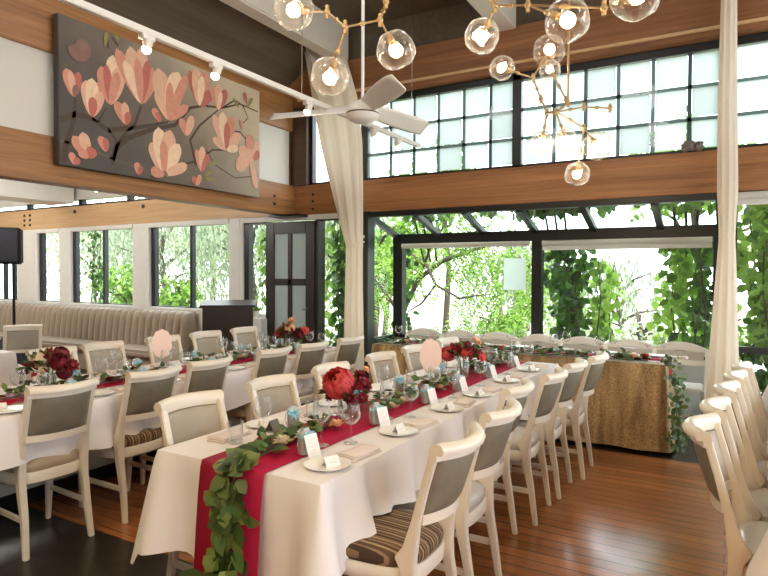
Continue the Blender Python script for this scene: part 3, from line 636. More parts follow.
# ================================================================== FURNITURE
def postx(z):
    P_ = [(0, -.250), (.2, -.222), (.38, -.188), (.47, -.182), (.56, -.197), (.70, -.232), (.84, -.272), (.93, -.298)]
    for (a, b_), (c_, d_) in zip(P_, P_[1:]):
        if z <= c_: return b_+(d_-b_)*(z-a)/(c_-a)
    return P_[-1][1]
HW = .172
def bow(y): return -.068*(1-(y/(HW+.01))**2)
def make_chair(label):
    t = thing('dining_chair', label, 'chair')
    for s in (-1, 1):
        secs = []
        for z, hx, hy in ((0, .013, .015), (.2, .017, .017), (.36, .022, .019), (.44, .026, .02), (.485, .040, .02), (.53, .026, .02), (.62, .016, .017), (.75, .014, .017), (.885, .014, .017)):
            secs.append((postx(z)+(.012 if z == .485 else 0), s*(HW+(.008 if z < .1 else 0)), z, hx, hy))
        MB().loft(secs).build('back_leg', 'chair', t, bevel=.004)
        MB().loft([(.205, s*.17, 0, .013, .013), (.20, s*.172, .12, .016, .016), (.195, s*.175, .30, .021, .021), (.19, s*.178, .40, .026, .024)]).build('front_leg', 'chair', t, bevel=.005)
        MB().box(-.205, .20, s*.176-.009, s*.176+.009, .185, .215).build('stretcher', 'chair', t, bevel=.003)
    prof = [(.016, -.055), (.018, -.012), (.008, .010), (-.014, .020), (-.038, .012), (-.050, -.008), (-.044, -.026), (-.028, -.030), (-.018, -.024), (-.016, -.055)]
    rs = []
    for i in range(17):
        y = (i/16-.5)*2*(HW+.018); x = -.285+bow(min(HW+.01, max(-HW-.01, y)))
        rs.append([(x+px*.86, y, .908+pz*.86) for px, pz in prof])
    MB().rings(rs).build('top_rail', 'chair', t, smooth=50)
    rs = []
    for i in range(15):
        y = (i/14-.5)*2*(HW-.005); x = postx(.635)+bow(y)*.85
        rs.append([(x+a, y, z) for a, z in ((.014, .615), (.014, .652), (-.014, .652), (-.014, .615))])
    MB().rings(rs).build('lower_rail', 'chair', t, smooth=40)
    def face(side):
        def f(u, v):
            y = (u-.5)*2*(HW-.012); z = .650+v*.206; e = min(u, 1-u, v, 1-v)
            return (postx(z)+bow(y)*(.85+.15*v)+side*(.006+.012*min(1, e*7)), y, z)
        return f
    p = MB(); p.cur = 0; p.grid(face(1), 14, 8); p.cur = 1; p.grid(face(-1), 14, 8)
    nb = 15*9
    edge = [i*9 for i in range(15)] + [14*9+j for j in range(1, 9)] + [i*9+8 for i in range(13, -1, -1)] + [j for j in range(7, 0, -1)]
    for a, b_ in zip(edge, edge[1:]+edge[:1]): p.face((a, b_, nb+b_, nb+a))
    p.build('back_panel', ['backlight', 'backdark'], t, smooth=60)
    def outline(n=40, sc=1.0):
        o_ = []
        for i in range(n):
            a = 2*PI*i/n; ca, sa = math.cos(a), math.sin(a); e = .55
            x = .018+.222*sc*math.copysign(abs(ca)**e, ca); hw = (.205+.015*(x/.2))*sc
            o_.append((x, hw*math.copysign(abs(sa)**e, sa)))
        return o_
    cu = MB(); cu.rings([[(x, y, z) for x, y in outline(sc=s_)] for z, s_ in ((.435, .96), (.455, 1.0), (.478, 1.0), (.495, .95), (.508, .8), (.516, .5), (.519, .15))])
    cu.build('seat', 'seatgrey', t, smooth=60)
    ap = MB(); ap.rings([[(x, y, z) for x, y in outline(sc=s_)] for z, s_ in ((.378, 1.0), (.382, 1.02), (.43, 1.03), (.44, 1.0))])
    ap.build('seat_rail', 'chair', t, smooth=45)
    return t
CH = {}
def add_chair(x, y, rz, label, group, stripe=False, tilt=0):
    if not CH:
        CH['o'] = make_chair(label); CH['o']['group'] = group; CH['o'].location = (x, y, 0); CH['o'].rotation_euler = (0, 0, rz+tilt)
        st = [c_ for c_ in CH['o'].children if c_.name.startswith('seat') and 'rail' not in c_.name][0]
        me = st.data.copy(); me.materials.clear(); me.materials.append(M['stripe']); CH['striped'] = me
        CH['plain'] = st.data; mb_ = CH['plain'].copy(); mb_.materials.clear(); mb_.materials.append(M['seatbeige']); CH['beige'] = mb_
        if stripe: st.data = me
        return CH['o']
    return dup(CH['o'], (x, y, 0), rz+tilt, label, group, swap={'seat': CH['beige'] if stripe == 2 else CH['striped'] if stripe else CH['plain']})
random.seed(5)
jit = lambda a: random.uniform(-a, a)
TW = math.pi
# middle table: aisle side (facing -x), painting side (facing +x)
ya = [2.09, 2.63, 3.22, 3.76, 4.27, 4.75]
la = ['ivory dining chair with striped seat at near end of middle table', 'ivory dining chair on aisle side of middle table, second from its near end', 'ivory dining chair on aisle side of middle table, third from its near end', 'ivory dining chair on aisle side of middle table, fourth from its near end', 'ivory dining chair on aisle side of middle table, last but one before gold table', 'ivory dining chair on aisle side of middle table, beside the gold sequin table']
for k, y in enumerate(ya): add_chair(-1.20+[.02, -.0, -.11, -.05, -.03, .03][k], y, PI, la[k], 'chairs along the middle table', stripe=(k == 0), tilt=jit(.03))
yb = [2.04, 2.64, 3.24, 3.89, 4.44, 5.11]
lb = ['ivory dining chair facing the aisle behind near corner of the middle table', 'ivory dining chair on painting side of middle table, second from near end', 'ivory dining chair on painting side of middle table, behind the coral peony', 'ivory dining chair on painting side of middle table, fourth from near end', 'ivory dining chair behind the blush paper sign on the middle table', 'ivory dining chair on painting side of middle table, beside the gold table']
for k, y in enumerate(yb): add_chair(-1.96, y, 0, lb[k], 'chairs along the middle table', tilt=jit(.03))
yc = [1.97, 2.53, 3.02, 3.74, 4.23, 4.79]
lc = ['ivory dining chair with plain beige seat standing alone at the dark stone floor', 'ivory dining chair with striped seat backing onto the middle table', 'ivory dining chair at banquette-side table, third from near end, back to middle table', 'ivory dining chair at banquette-side table, fourth from near end, back to middle table', 'ivory dining chair at banquette-side table, fifth from near end, back to middle table', 'ivory dining chair at far end of banquette-side table, before the draped curtain']
for k, y in enumerate(yc): add_chair(-3.43+[0, .03, .0, -.03, .0, .02][k], y, PI, lc[k], 'chairs along the banquette-side table', stripe=(1 if k == 1 else 2 if k == 0 else 0), tilt=jit(.03)+(-.06 if k == 0 else 0))
yd = [2.78, 3.24, 3.86, 4.38, 4.95]
ld_ = ['ivory dining chair behind the burgundy flowers, facing the room', 'ivory dining chair before the banquette, between flowers and pink sign', 'ivory dining chair behind the pink sign at the banquette-side table', 'ivory dining chair in front of the dark lectern, further from the door', 'ivory dining chair in front of the lectern, nearer the dark door']
for k, y in enumerate(yd): add_chair(-4.32, y, 0, ld_[k], 'chairs along the banquette-side table', tilt=jit(.04))
ye = [2.74, 3.20, 3.74, 4.22, 4.68]
le = ['ivory dining chair across the aisle, foremost of the five seen from behind', 'ivory dining chair across the aisle, second of five in the row', 'ivory dining chair across the aisle, third of five in the row', 'ivory dining chair across the aisle, fourth of five in the row', 'ivory dining chair across the aisle, last in row beside the curtain column']
for k, y in enumerate(ye): add_chair(.235+.045*k, y+.02, 0-.05, le[k], 'chairs across the aisle', tilt=jit(.02))
add_chair(-6.65, 3.66, -.6, 'ivory dining chair alone in front of the channelled banquette by the speaker', None, tilt=0)

# ---- tables
def cloth(name, x0, x1, y0, y1, zt, drop, amp, parent=None, m='cloth', fold=14., flare=.02, corner=.0, seed=1, rows=12, step=.035, calm=None):
    """tablecloth: flat top and draped skirt; drop(side,t) gives the hang on each side"""
    mb = MB(); per = []; r = .012
    sides = [((x0, y0), (x1, y0), (0, -1), 's'), ((x1, y0), (x1, y1), (1, 0), 'e'), ((x1, y1), (x0, y1), (0, 1), 'n'), ((x0, y1), (x0, y0), (-1, 0), 'w')]
    for si, (a, b_, n, nm) in enumerate(sides):
        L = math.hypot(b_[0]-a[0], b_[1]-a[1]); N = max(6, int(L/step))
        n2 = sides[(si+1) % 4][2]; nm2 = sides[(si+1) % 4][3]
        for i in range(N+1):
            tt = i/N; px = a[0]+(b_[0]-a[0])*tt; py = a[1]+(b_[1]-a[1])*tt
            cw = max(0, 1-min(tt, 1-tt)*L/.16)
            per.append((px, py, n[0], n[1], drop(nm, tt), cw, (calm or {}).get(nm, 1)))
        for k in (1, 2, 3):
            q = k/4*PI/2; nx = n[0]*math.cos(q)+n2[0]*math.sin(q); ny = n[1]*math.cos(q)+n2[1]*math.sin(q)
            dd = drop(nm, 1)*(1-k/4)+drop(nm2, 0)*k/4
            per.append((b_[0], b_[1], nx, ny, dd+corner, 1.35, 1))
    s_ = 0; rs = [[] for _ in range(rows+1)]; prev = None
    for (px, py, nx, ny, d, cw, cm) in per:
        if prev: s_ += math.hypot(px-prev[0], py-prev[1])+.004
        prev = (px, py)
        sn = math.sin(s_*fold+3*noise.noise(Vector((s_*1.6, seed, 2)))); w_ = noise.noise(Vector((s_*fold*.35, seed*7.3, 0)))*.8+math.copysign(abs(sn)**.7, sn)*(.3+.5*abs(noise.noise(Vector((s_*2.1, seed*3.3, 5)))))
        for j in range(rows+1):
            v = j/rows; dr = d*v
            cq = cm+(1-cm)*min(1, cw)
            off = .006+cq*flare*v*d/.3+cq*amp*w_*v**.8*(1-.75*max(0, 1-v*9))*min(1, d/.3)+corner*.7*max(0, cw)*v
            if j == 0: off = 0
            rs[j].append((px+nx*off, py+ny*off, zt-dr-(0 if j == 0 else .003)))
    n = len(per); b0 = 0
    for r_ in rs: mb.v += r_
    for i in range(rows):
        for j in range(n): k = (j+1) % n; mb.face((i*n+j, i*n+k, (i+1)*n+k, (i+1)*n+j))
    mb.face(range(n))
    return mb.build(name, m, parent, smooth=55)
def table(label, x0, x1, y0, y1, ztop, legs=True):
    t = thing('banquet_table', label, 'table', ((x0+x1)/2, (y0+y1)/2, 0)); hx, hy = (x1-x0)/2-.015, (y1-y0)/2-.015
    MB().box(-hx, hx, -hy, hy, ztop-.045, ztop-.004).build('tabletop', 'dark_timber', t, bevel=.004)
    for yy in ((-hy+.35), hy-.35):
        MB().tube([(0, yy, .05), (0, yy, ztop-.04)], .04, 14).build('pedestal', 'black_metal', t)
        MB().box(-.25, .25, yy-.035, yy+.035, 0, .045).build('foot', 'black_metal', t, bevel=.008)
    return t
ZT = .76
MX0, MX1, MY0, MY1 = -2.12, -1.26, 1.74, 5.18
table('long pedestal table hidden under white cloth in the middle of the room', MX0, MX1, MY0, MY1, ZT)
def drop_mid(s, t):
    if s == 's': return .41-.015*math.sin(PI*min(1, t*3.2)) if t < .31 else .36+.16*min(1, (t-.31)/.4)
    if s == 'e': return .245+.20*max(0, 1-t*14)+.02*math.sin(t*37)
    if s == 'n': return .30
    return .235+.22*max(0, 1-(1-t)*14)
tag(cloth('tablecloth', MX0, MX1, MY0, MY1, ZT, drop_mid, .085, fold=27, flare=.035, corner=.045, calm=dict(s=.2)), 'white tablecloth with red runner draped over the long middle table', 'tablecloth')
# banquette-side table
BX0, BX1, BY0, BY1 = -4.16, -3.27, 1.2, 5.15
table('long pedestal table under white cloth in front of the banquette', BX0, BX1, BY0, BY1, ZT)
def drop_b(s, t):
    if s == 'e': return .27+.02*math.sin(t*29)
    if s == 'w': return .24
    return .30
tag(cloth('tablecloth', BX0, BX1, BY0, BY1, ZT, drop_b, .06, fold=24, flare=.02, corner=.04, seed=4), 'white tablecloth on the long banquette-side table with burgundy flowers', 'tablecloth')
t = thing('stone_plinth', 'low pale stone plinth with black base under the banquette-side table', 'plinth', (-4.08, 3.6, 0))
MB().box(-.06, .10, -1.9, 1.4, .09, .34).build('stone_face', 'paleplinth', t, bevel=.01); MB().box(-.05, .12, -1.9, 1.4, 0, .09).build('black_base', 'black', t)
# table across the aisle
AX0, AX1, AY0, AY1 = .17, 1.05, 2.40, 5.3
table('pedestal table under white cloth across the aisle', AX0, AX1, AY0, AY1, ZT)
tag(cloth('tablecloth', AX0, AX1, AY0, AY1, ZT, lambda s, t: .235 if s == 'w' else .3, .012, fold=20, flare=.03, corner=.10, seed=6), 'white tablecloth corner hanging on the table across the aisle', 'tablecloth')
for o_ in bpy.data.objects:
    if o_.get('label', '').find('across the aisle') > 0 and o_.get('category') in ('table', 'tablecloth'):
        q = Matrix.Translation((.12, 2.4, 0)) @ Matrix.Rotation(-.04, 4, 'Z') @ Matrix.Translation((-.12, -2.4, 0)) @ Matrix.Translation(o_.location)
        o_.location = q.to_translation(); o_.rotation_euler = (0, 0, -.04)
# small far table near speaker
table('small cloth-covered table beside the speaker stand', -6.6, -5.9, 2.55, 3.2, ZT)
tag(cloth('tablecloth', -6.6, -5.9, 2.55, 3.2, ZT, lambda s, t: .4, .015, seed=8), 'white tablecloth on the small table beside the speaker stand', 'tablecloth')
# head table
HX0, HX1, HY0, HY1 = -3.35, -.46, 5.58, 6.2
t = thing('banquet_table', 'long head table under gold sequin cloth along the greenhouse window', 'table', ((HX0+HX1)/2, (HY0+HY1)/2, 0))
MB().box(-1.43, 1.43, -.29, .29, ZT-.05, ZT-.004).build('tabletop', 'dark_timber', t)
for x in (-1.3, 1.3):
    for y in (-.24, .24): MB().tube([(x, y, 0), (x, y, ZT-.05)], .02).build('leg', 'black_metal', t)
tag(cloth('tablecloth', HX0, HX1, HY0, HY1, ZT, lambda s, t: .725, .030, m='sequin', fold=11, flare=.03, corner=.0, seed=3, rows=14), 'gold sequin tablecloth falling to the floor on the head table', 'tablecloth')
tag(MB().box(HX0+.1, HX1-.06, HY0+.12, HY1-.02, ZT+.001, ZT+.005).build('table_overlay', 'cloth', bevel=.001), 'white overlay cloth laid over the gold head table top', 'table overlay')

# ---- runners
def strip(name, pts, x0, x1, m, label, cat):
    mb = MB(); rs = []
    for (y, z, n) in pts: rs.append([(x0, y, z), (x1, y, z)])
    b0 = 0
    for r_ in rs: mb.v += r_
    for i in range(len(rs)-1): mb.face((2*i, 2*i+1, 2*i+3, 2*i+2))
    o = mb.build(name, m, smooth=30, solid=.003); return tag(o, label, cat)
pts = [(1.676, .20, 0), (1.684, .35, 0), (1.695, .5, 0), (1.707, .64, 0), (1.72, .74, 0), (1.728, .7645, 0), (1.75, .7655, 0)]+[(1.75+(5.15-1.75)*i/12, .7655, 0) for i in range(1, 13)]
strip('table_runner', pts, -1.84, -1.51, 'red', 'crimson satin runner along the middle table and over its near end', 'table runner')
strip('table_runner', [(1.25+(5.1-1.25)*i/8, .7655, 0) for i in range(9)], -3.86, -3.55, 'red', 'crimson runner along the banquette-side table under the burgundy flowers', 'table runner')
mb = MB(); P_ = [(HX0+.15, .7675), (HX1-.1, .7675), (HX1-.02, .7675), (HX1+.012, .755), (HX1+.022, .62), (HX1+.028, .52)]
for x, z in P_: mb.v += [(x, 5.78, z), (x, 6.02, z)]
for i in range(5): mb.face((2*i, 2*i+1, 2*i+3, 2*i+2))
tag(mb.build('table_runner', 'red', solid=.003, smooth=30), 'red runner along the gold head table hanging at its aisle end', 'table runner')

# ---- garlands
def garland(label, path, n, Lf, wd, mats, roses, spread=.05, base=None, up=None, flat=.0):
    base = base or path[0]; t = thing('leaf_garland', label, 'garland', base); B = Vector(base)
    P_ = [Vector(p)-B for p in path]
    MB().tube(P_, .004, 6).build('stem', 'twig', t)
    mb = MB(); seg = [(P_[i+1]-P_[i]).length for i in range(len(P_)-1)]; tot = sum(seg)
    for k in range(n):
        s_ = random.random()*tot; i = 0
        while s_ > seg[i] and i < len(seg)-1: s_ -= seg[i]; i += 1
        d = (P_[i+1]-P_[i]).normalized(); p = P_[i]+d*s_; nn = Vector(up[i] if up else (0, 0, 1))
        sd = d.cross(nn); o_ = sd*random.gauss(0, spread)+nn*abs(random.gauss(0, spread*.45))
        ld2 = (sd*random.uniform(-1, 1)+d*random.uniform(-1, .5)+nn*random.uniform(-.05, .5))
        if nn.z < .5: ld2 += Vector((0, 0, -.6))
        mb.cur = k % len(mats); mb.leaf(p+o_+nn*.008, ld2, nn+Vector((jit(.5), jit(.5), jit(.3))), Lf*random.uniform(.7, 1.2), wd*random.uniform(.75, 1.15), .15, .15)
    mb.build('foliage', mats, t, smooth=80)
    for (px, py, pz, r, m) in roses:
        rose((Vector((px, py, pz))-B), r, m, t)
    return t
def peony(c_, r, m, parent, name='peony', up=(0, 0, 1)):
    mb = MB(); c_ = Vector(c_); u = Vector(up).normalized(); e1 = u.orthogonal().normalized(); e2 = u.cross(e1)
    for ring, (n_, rr, p0, p1, hw, off) in enumerate(((6, 1.0, 2.6, .95, .62, 0), (6, .96, 2.4, .70, .62, .5), (5, .86, 2.2, .50, .66, .2), (5, .72, 2.0, .36, .7, .7), (4, .56, 1.8, .22, .8, .1), (4, .38, 1.6, .12, .8, .4))):
        for k in range(n_):
            a0 = (k+off)*2*PI/n_+jit(.12); q = rr*random.uniform(.94, 1.05); pe = p1+jit(.1)
            def f(x, y, a0=a0, q=q, pe=pe, p0=p0, hw=hw):
                ph = p0+(pe-p0)*y; w_ = hw*math.sin(PI*min(.5, .12+y*.55))*(1 if y < .75 else 1-.35*((y-.75)/.25)**2); aa = a0+(x-.5)*2*w_
                k2 = q*(1+.05*math.sin(x*9+a0*3)*y+.07*max(0, y-.8)/.2)
                sp_ = math.sin(ph)
                return c_+(u*math.cos(ph)+(e1*math.cos(aa)+e2*math.sin(aa))*sp_)*r*k2
            mb.grid(f, 6, 6)
    mb.sphere(c_+u*r*.2, r*.22, 8, 6)
    return mb.build(name, m, parent, smooth=80)
def rose(c_, r, m, parent, name='rose', n=26, up=(0, 0, 1)):
    if name == 'peony' or r >= .045: return peony(c_, r, m, parent, name, up)
    mb = MB(); c_ = Vector(c_); u = Vector(up).normalized(); e1 = u.orthogonal().normalized(); e2 = u.cross(e1)
    mb.sphere(c_, r*.45, 8, 6)
    for k in range(n):
        a = k*2.399; h = k/n; out = e1*math.cos(a)+e2*math.sin(a); tilt = .15+1.2*h
        d = (u*math.cos(tilt)+out*math.sin(tilt)); st = c_+out*r*.18+u*(-.25*r)
        mb.leaf(st, d, out*.6+u*-.6 if h < .5 else u-out*.3, r*(1.0+.25*h), r*(.75+.4*h), -.35 if h < .6 else .3, -.25 if h < .6 else .2)
    return mb.build(name, m, parent, smooth=80)
random.seed(21)
pth = [(-1.635, 1.645, .2), (-1.645, 1.655, .35), (-1.63, 1.665, .5), (-1.635, 1.68, .64), (-1.635, 1.70, .75), (-1.65, 1.80, .775)]
ups = [(0, -1, 0)]*4+[(0, -.7, .7), (0, 0, 1)]
garland('eucalyptus garland tumbling over the near end of the middle table', pth, 190, .082, .07, ['euc', 'euc', 'darkleaf'], [], .034, up=ups)
garland('leafy garland with ivory and burgundy roses on middle table before the peony', [(-1.65, 1.84, .772), (-1.70, 2.1, .772), (-1.70, 2.42, .772)], 95, .062, .05, ['euc', 'euc', 'darkleaf'], [(-1.63, 1.98, .81, .034, 'ivorypetal'), (-1.61, 2.10, .81, .034, 'ivorypetal'), (-1.73, 1.96, .80, .026, 'burgundy'), (-1.74, 2.12, .80, .026, 'burgundy'), (-1.60, 2.34, .81, .03, 'peachpetal')], .036)
garland('leafy garland along middle table between the two coral bouquets', [(-1.66, 2.8, .775), (-1.66, 3.3, .775), (-1.68, 3.9, .775)], 190, .062, .05, ['euc', 'darkleaf'], [(-1.58, 2.86, .80, .03, 'ivorypetal'), (-1.60, 3.02, .80, .028, 'ivorypetal'), (-1.72, 3.15, .80, .024, 'burgundy'), (-1.60, 3.5, .80, .028, 'peachpetal')], .05)
garland('leafy garland at the far end of the middle table', [(-1.68, 4.3, .775), (-1.66, 5.05, .775)], 130, .062, .05, ['euc', 'darkleaf'], [(-1.6, 4.45, .8, .028, 'ivorypetal'), (-1.7, 4.7, .80, .026, 'coral')], .05)
garland('leafy garland with pale blooms along the banquette-side table, near half', [(-3.70, 1.5, .775), (-3.70, 2.3, .775), (-3.68, 3.1, .775)], 200, .06, .045, ['darkleaf', 'euc'], [(-3.60, 2.70, .80, .035, 'ivorypetal'), (-3.62, 2.58, .80, .03, 'burgundy'), (-3.64, 2.9, .8, .028, 'peachpetal'), (-3.62, 2.45, .8, .028, 'coral')], .045)
garland('leafy garland with pale blooms along the banquette-side table, far half', [(-3.70, 3.3, .775), (-3.70, 4.1, .775), (-3.68, 5.05, .775)], 220, .06, .045, ['darkleaf', 'euc'], [(-3.64, 3.42, .80, .035, 'peachpetal'), (-3.64, 3.9, .8, .03, 'ivorypetal'), (-3.62, 4.2, .8, .026, 'ivorypetal')], .045)
garland('long leaf garland laid along front edge of the gold head table', [(-3.3, 5.66, .775), (-2.4, 5.64, .775), (-1.5, 5.65, .775), (-.6, 5.66, .775)], 420, .07, .05, ['darkleaf', 'euc', 'darkleaf'], [(-2.95, 5.62, .81, .035, 'peachpetal'), (-2.7, 5.60, .81, .035, 'burgundy'), (-2.4, 5.61, .81, .035, 'peachpetal'), (-1.9, 5.62, .81, .03, 'coral'), (-.72, 5.63, .81, .04, 'peachpetal'), (-.95, 5.62, .81, .03, 'ivorypetal'), (-1.15, 5.62, .81, .03, 'ivorypetal'), (-.62, 5.64, .82, .035, 'coral')], .045)
garland('leaf garland trailing down the aisle corner of the gold head table', [(-.46, 5.60, .80), (-.39, 5.57, .70), (-.365, 5.55, .45), (-.355, 5.545, .08)], 190, .055, .04, ['darkleaf', 'euc', 'darkleaf'], [], .04, up=[(.3, -.3, 1), (.7, -.7, 0), (.7, -.7, 0)])

# ---- bouquets
def bouquet(label, loc, flowers, n, r, h=.12, vase='glass'):
    t = thing('bouquet', label, 'bouquet', loc)
    v = MB().lathe([(.0, .002), (.038, .002), (.044, .02), (.044, .09), (.036, .105), (.038, h), (.034, h), (.032, .105), (.040, .09), (.040, .02), (0, .01)], n=18); v.build('vase', vase, t)
    st = MB(); mb = MB()
    for k in range(n):
        a = random.random()*2*PI; e = random.random()**.6; rr = r*e
        tip = Vector((math.cos(a)*rr, math.sin(a)*rr, h+.02+r*.8*(1-e*e)*random.uniform(.3, 1)))
        if k < 9: st.tube([(math.cos(a)*.01, math.sin(a)*.01, .02), (tip.x*.4, tip.y*.4, h), tuple(tip)], .003, 5)
        mb.cur = 0 if k % 5 < 2 else 1
        d = Vector((tip.x, tip.y, tip.z-h+.01)); mb.leaf(tip*.75+Vector((0, 0, h*.25)), d+Vector((jit(.05), jit(.05), jit(.05))), (jit(1), jit(1), 1), r*.42, r*.26, .2, .2)
    st.build('stems', 'twig', t); mb.build('foliage', ['darkleaf', 'burgundy'], t, smooth=80)
    for (dx, dy, dz, rr, m, nm) in flowers: rose((dx, dy, h+dz), rr, m, t, nm, 34 if rr > .05 else 20, up=(dx*6, dy*6-.35, .55))
    return t
random.seed(8)
bouquet('bouquet with one big coral peony and burgundy dahlias on the red runner', (-1.72, 2.60, .768), [(-.01, -.05, .065, .082, 'coral', 'peony'), (.09, .03, .06, .04, 'burgundy', 'dahlia'), (.06, -.06, -.0, .03, 'burgundy', 'dahlia'), (-.06, -.06, .0, .028, 'burgundy', 'dahlia'), (.05, .06, .10, .034, 'burgundy', 'dahlia'), (.11, -.02, .0, .03, 'burgundy', 'dahlia'), (.07, .08, .13, .022, 'peachpetal', 'small_bloom'), (-.08, 0, .03, .03, 'burgundy', 'dahlia')], 90, .13)
bouquet('farther bouquet of coral roses and dark leaves on the middle table', (-1.68, 4.08, .768), [(-.10, -.04, .05, .055, 'coral', 'rose'), (.05, -.04, .06, .045, 'coral', 'rose'), (.11, .02, .05, .04, 'burgundy', 'dahlia'), (.0, .06, .10, .045, 'burgundy', 'dahlia'), (.08, .06, .14, .04, 'peachpetal', 'rose'), (-.05, .05, .08, .035, 'burgundy', 'dahlia'), (.15, 0, .03, .03, 'coral', 'rose')], 110, .15)
bouquet('burgundy and cream bouquet on the banquette-side table by its near end', (-3.72, 2.22, .768), [(-.03, -.04, .08, .05, 'ivorypetal', 'rose'), (.04, -.06, .02, .03, 'ivorypetal', 'rose'), (.08, .02, .07, .055, 'burgundy', 'dahlia'), (.12, .03, .01, .05, 'burgundy', 'dahlia'), (.03, .06, .11, .05, 'burgundy', 'dahlia'), (-.10, .0, .05, .045, 'burgundy', 'dahlia'), (.15, .06, .05, .04, 'burgundy', 'dahlia')], 110, .16)
bouquet('pink and peach bouquet on the banquette-side table near the dark door', (-3.72, 4.62, .768), [(-.11, -.02, .05, .05, 'coral', 'rose'), (.02, -.02, .10, .055, 'peachpetal', 'rose'), (.0, .03, .17, .04, 'peachpetal', 'rose'), (.12, .0, .05, .05, 'burgundy', 'dahlia'), (.16, .04, .08, .04, 'coral', 'rose'), (-.05, .05, .07, .04, 'burgundy', 'dahlia')], 110, .16)

# ---- tableware prototypes (first use moves the prototype itself)
def proto_glass(h=.20, rb=.040):
    t = thing('wine_glass', '', 'glass')
    MB().lathe([(0, .003), (.031, .002), (.033, .004), (.012, .009), (.0045, .016), (.0038, h*.45), (.006, h*.49)], n=18).build('stem', 'glass', t)
    MB().lathe([(.004, h*.485), (rb*.55, h*.54), (rb*.95, h*.66), (rb, h*.74), (rb*.88, h*.92), (rb*.82, h), (rb*.79, h), (rb*.85, h*.92), (rb*.96, h*.74), (rb*.9, h*.66), (rb*.5, h*.55), (0, h*.515)], n=22).build('bowl', 'glass', t)
    return t
def proto_goblet():
    t = proto_glass(.175, .043); t.name = 'water_goblet'; return t
def proto_plate():
    t = thing('side_plate', '', 'plate')
    MB().lathe([(0, .004), (.052, .004), (.056, .001), (.062, .004), (.092, .013), (.094, .016), (.090, .016), (.060, .008), (0, .007)], n=32).build('plate_body', 'china', t)
    return t
def proto_tumbler():
    t = thing('water_tumbler', '', 'glass')
    MB().lathe([(0, .002), (.029, .002), (.031, .006), (.035, .10), (.033, .10), (.029, .012), (0, .010)], n=20).build('tumbler_body', 'glass', t); return t
def proto_napkin():
    t = thing('folded_napkin', '', 'napkin')
    m_ = MB()
    for k, z in enumerate((0, .006, .012)):
        def f(u, v, k=k, z=z): return ((u-.5)*.10-.003*k, (v-.5)*(.20-.012*k), .002+z+.004*math.sin(u*PI)+.003*math.sin(v*5+k))
        m_.grid(f, 6, 10)
    m_.build('cloth_fold', 'napkin', t, solid=.004); return t
def proto_tin():
    t = thing('favour_tin', '', 'favour tin')
    def sec(w, d): return [(w*math.copysign(abs(math.cos(a*PI/8))**.5, math.cos(a*PI/8)), d*math.copysign(abs(math.sin(a*PI/8))**.5, math.sin(a*PI/8))) for a in range(16)]
    MB().rings([[(x, y, z) for x, y in sec(.021*s_, .029*s_)] for z, s_ in ((.001, .95), (.004, 1), (.085, 1), (.095, .85), (.10, .6), (.108, .58), (.109, .3))]).build('tin_body', 'tin', t, smooth=50)
    MB().rings([[(x, y, z) for x, y in sec(.0225, .0305)] for z in (.070, .084)], caps=False).build('ribbon', 'aqua', t)
    b_ = MB()
    for a in (-.8, -.3, .3, .8): b_.leaf((.022, 0, .078), (.2, math.sin(a*2), .5*math.cos(a*2)), (1, 0, .2), .034, .018, .3)
    b_.leaf((.022, 0, .078), (.1, .3, -1), (1, 0, 0), .04, .01).leaf((.022, 0, .078), (.1, -.3, -1), (1, 0, 0), .036, .01); b_.build('bow', 'aqua', t, solid=.0012)
    MB().tube([(0, -.022, .09), (0, -.034, .075), (0, -.040, .04), (0, -.032, .02)], .0018, 5).build('wire_handle', 'silver', t)
    return t
def proto_menu():
    t = thing('menu_card', '', 'menu card')
    a = math.radians(20)
    def q(y, s_): return (-math.sin(a)*s_, y, math.cos(a)*s_+.001)
    m_ = MB(); m_.rings([[(x+dx, y, z) for x, y, z in (q(-.034, 0), q(.034, 0), q(.034, .105), q(-.034, .105))] for dx in (0, .0015)]); m_.build('card', 'paper', t, smooth=None)
    s_ = MB()
    for r_, L in ((.083, .018), (.070, .024), (.057, .021), (.040, .014), (.030, .020)):
        for k in range(9):
            y0 = (k/8-.5)*2*L; p0 = q(y0, r_+.0035*math.sin(k*2.1)); p1 = q(y0+L/5, r_+.0035*math.sin((k+1)*2.1))
            b0 = len(s_.v); s_.v += [(p0[0]+.0022, p0[1], p0[2]-.0006), (p1[0]+.0022, p1[1], p1[2]-.0006), (p1[0]+.0022, p1[1], p1[2]+.0006), (p0[0]+.0022, p0[1], p0[2]+.0006)]; s_.face((b0, b0+1, b0+2, b0+3))
    s_.build('script', 'petal_pink', t, smooth=None); return t
def proto_tent():
    t = thing('place_card', '', 'place card'); m_ = MB()
    m_.rings([[(x, y, z) for x, z in ((-.018, 0), (-.016, 0), (.001, .034), (.018, 0), (.020, 0), (.001, .038))] for y in (-.034, .034)]); m_.build('card', 'paper', t, smooth=None)
    s_ = MB()
    for k in range(8):
        y0 = -.018+k*.0045; zz = .016+.002*math.sin(k*2.3); xx = .0198-(zz)*.5
        b0 = len(s_.v); s_.v += [(xx+.0012, y0, zz-.0006), (xx+.0012, y0+.0045, zz-.0006+.001*math.sin(k)), (xx+.0008, y0+.0045, zz+.0006+.001*math.sin(k)), (xx+.0008, y0, zz+.0006)]; s_.face((b0, b0+1, b0+2, b0+3))
    s_.build('script', 'petal_pink', t, smooth=None); return t
PROTO = {}; MAKE = dict(glass=proto_glass, goblet=proto_goblet, plate=proto_plate, tumbler=proto_tumbler, napkin=proto_napkin, tin=proto_tin, menu=proto_menu, tent=proto_tent)
def put(kind, x, y, z, rz, label, group):
    if kind not in PROTO:
        o_ = MAKE[kind](); PROTO[kind] = o_; o_.location = (x, y, z); o_.rotation_euler = (0, 0, rz); o_['label'] = label; o_['group'] = group; return o_
    return dup(PROTO[kind], (x, y, z), rz, label, group)
TB = .7605
RB = .7685   # on the runner
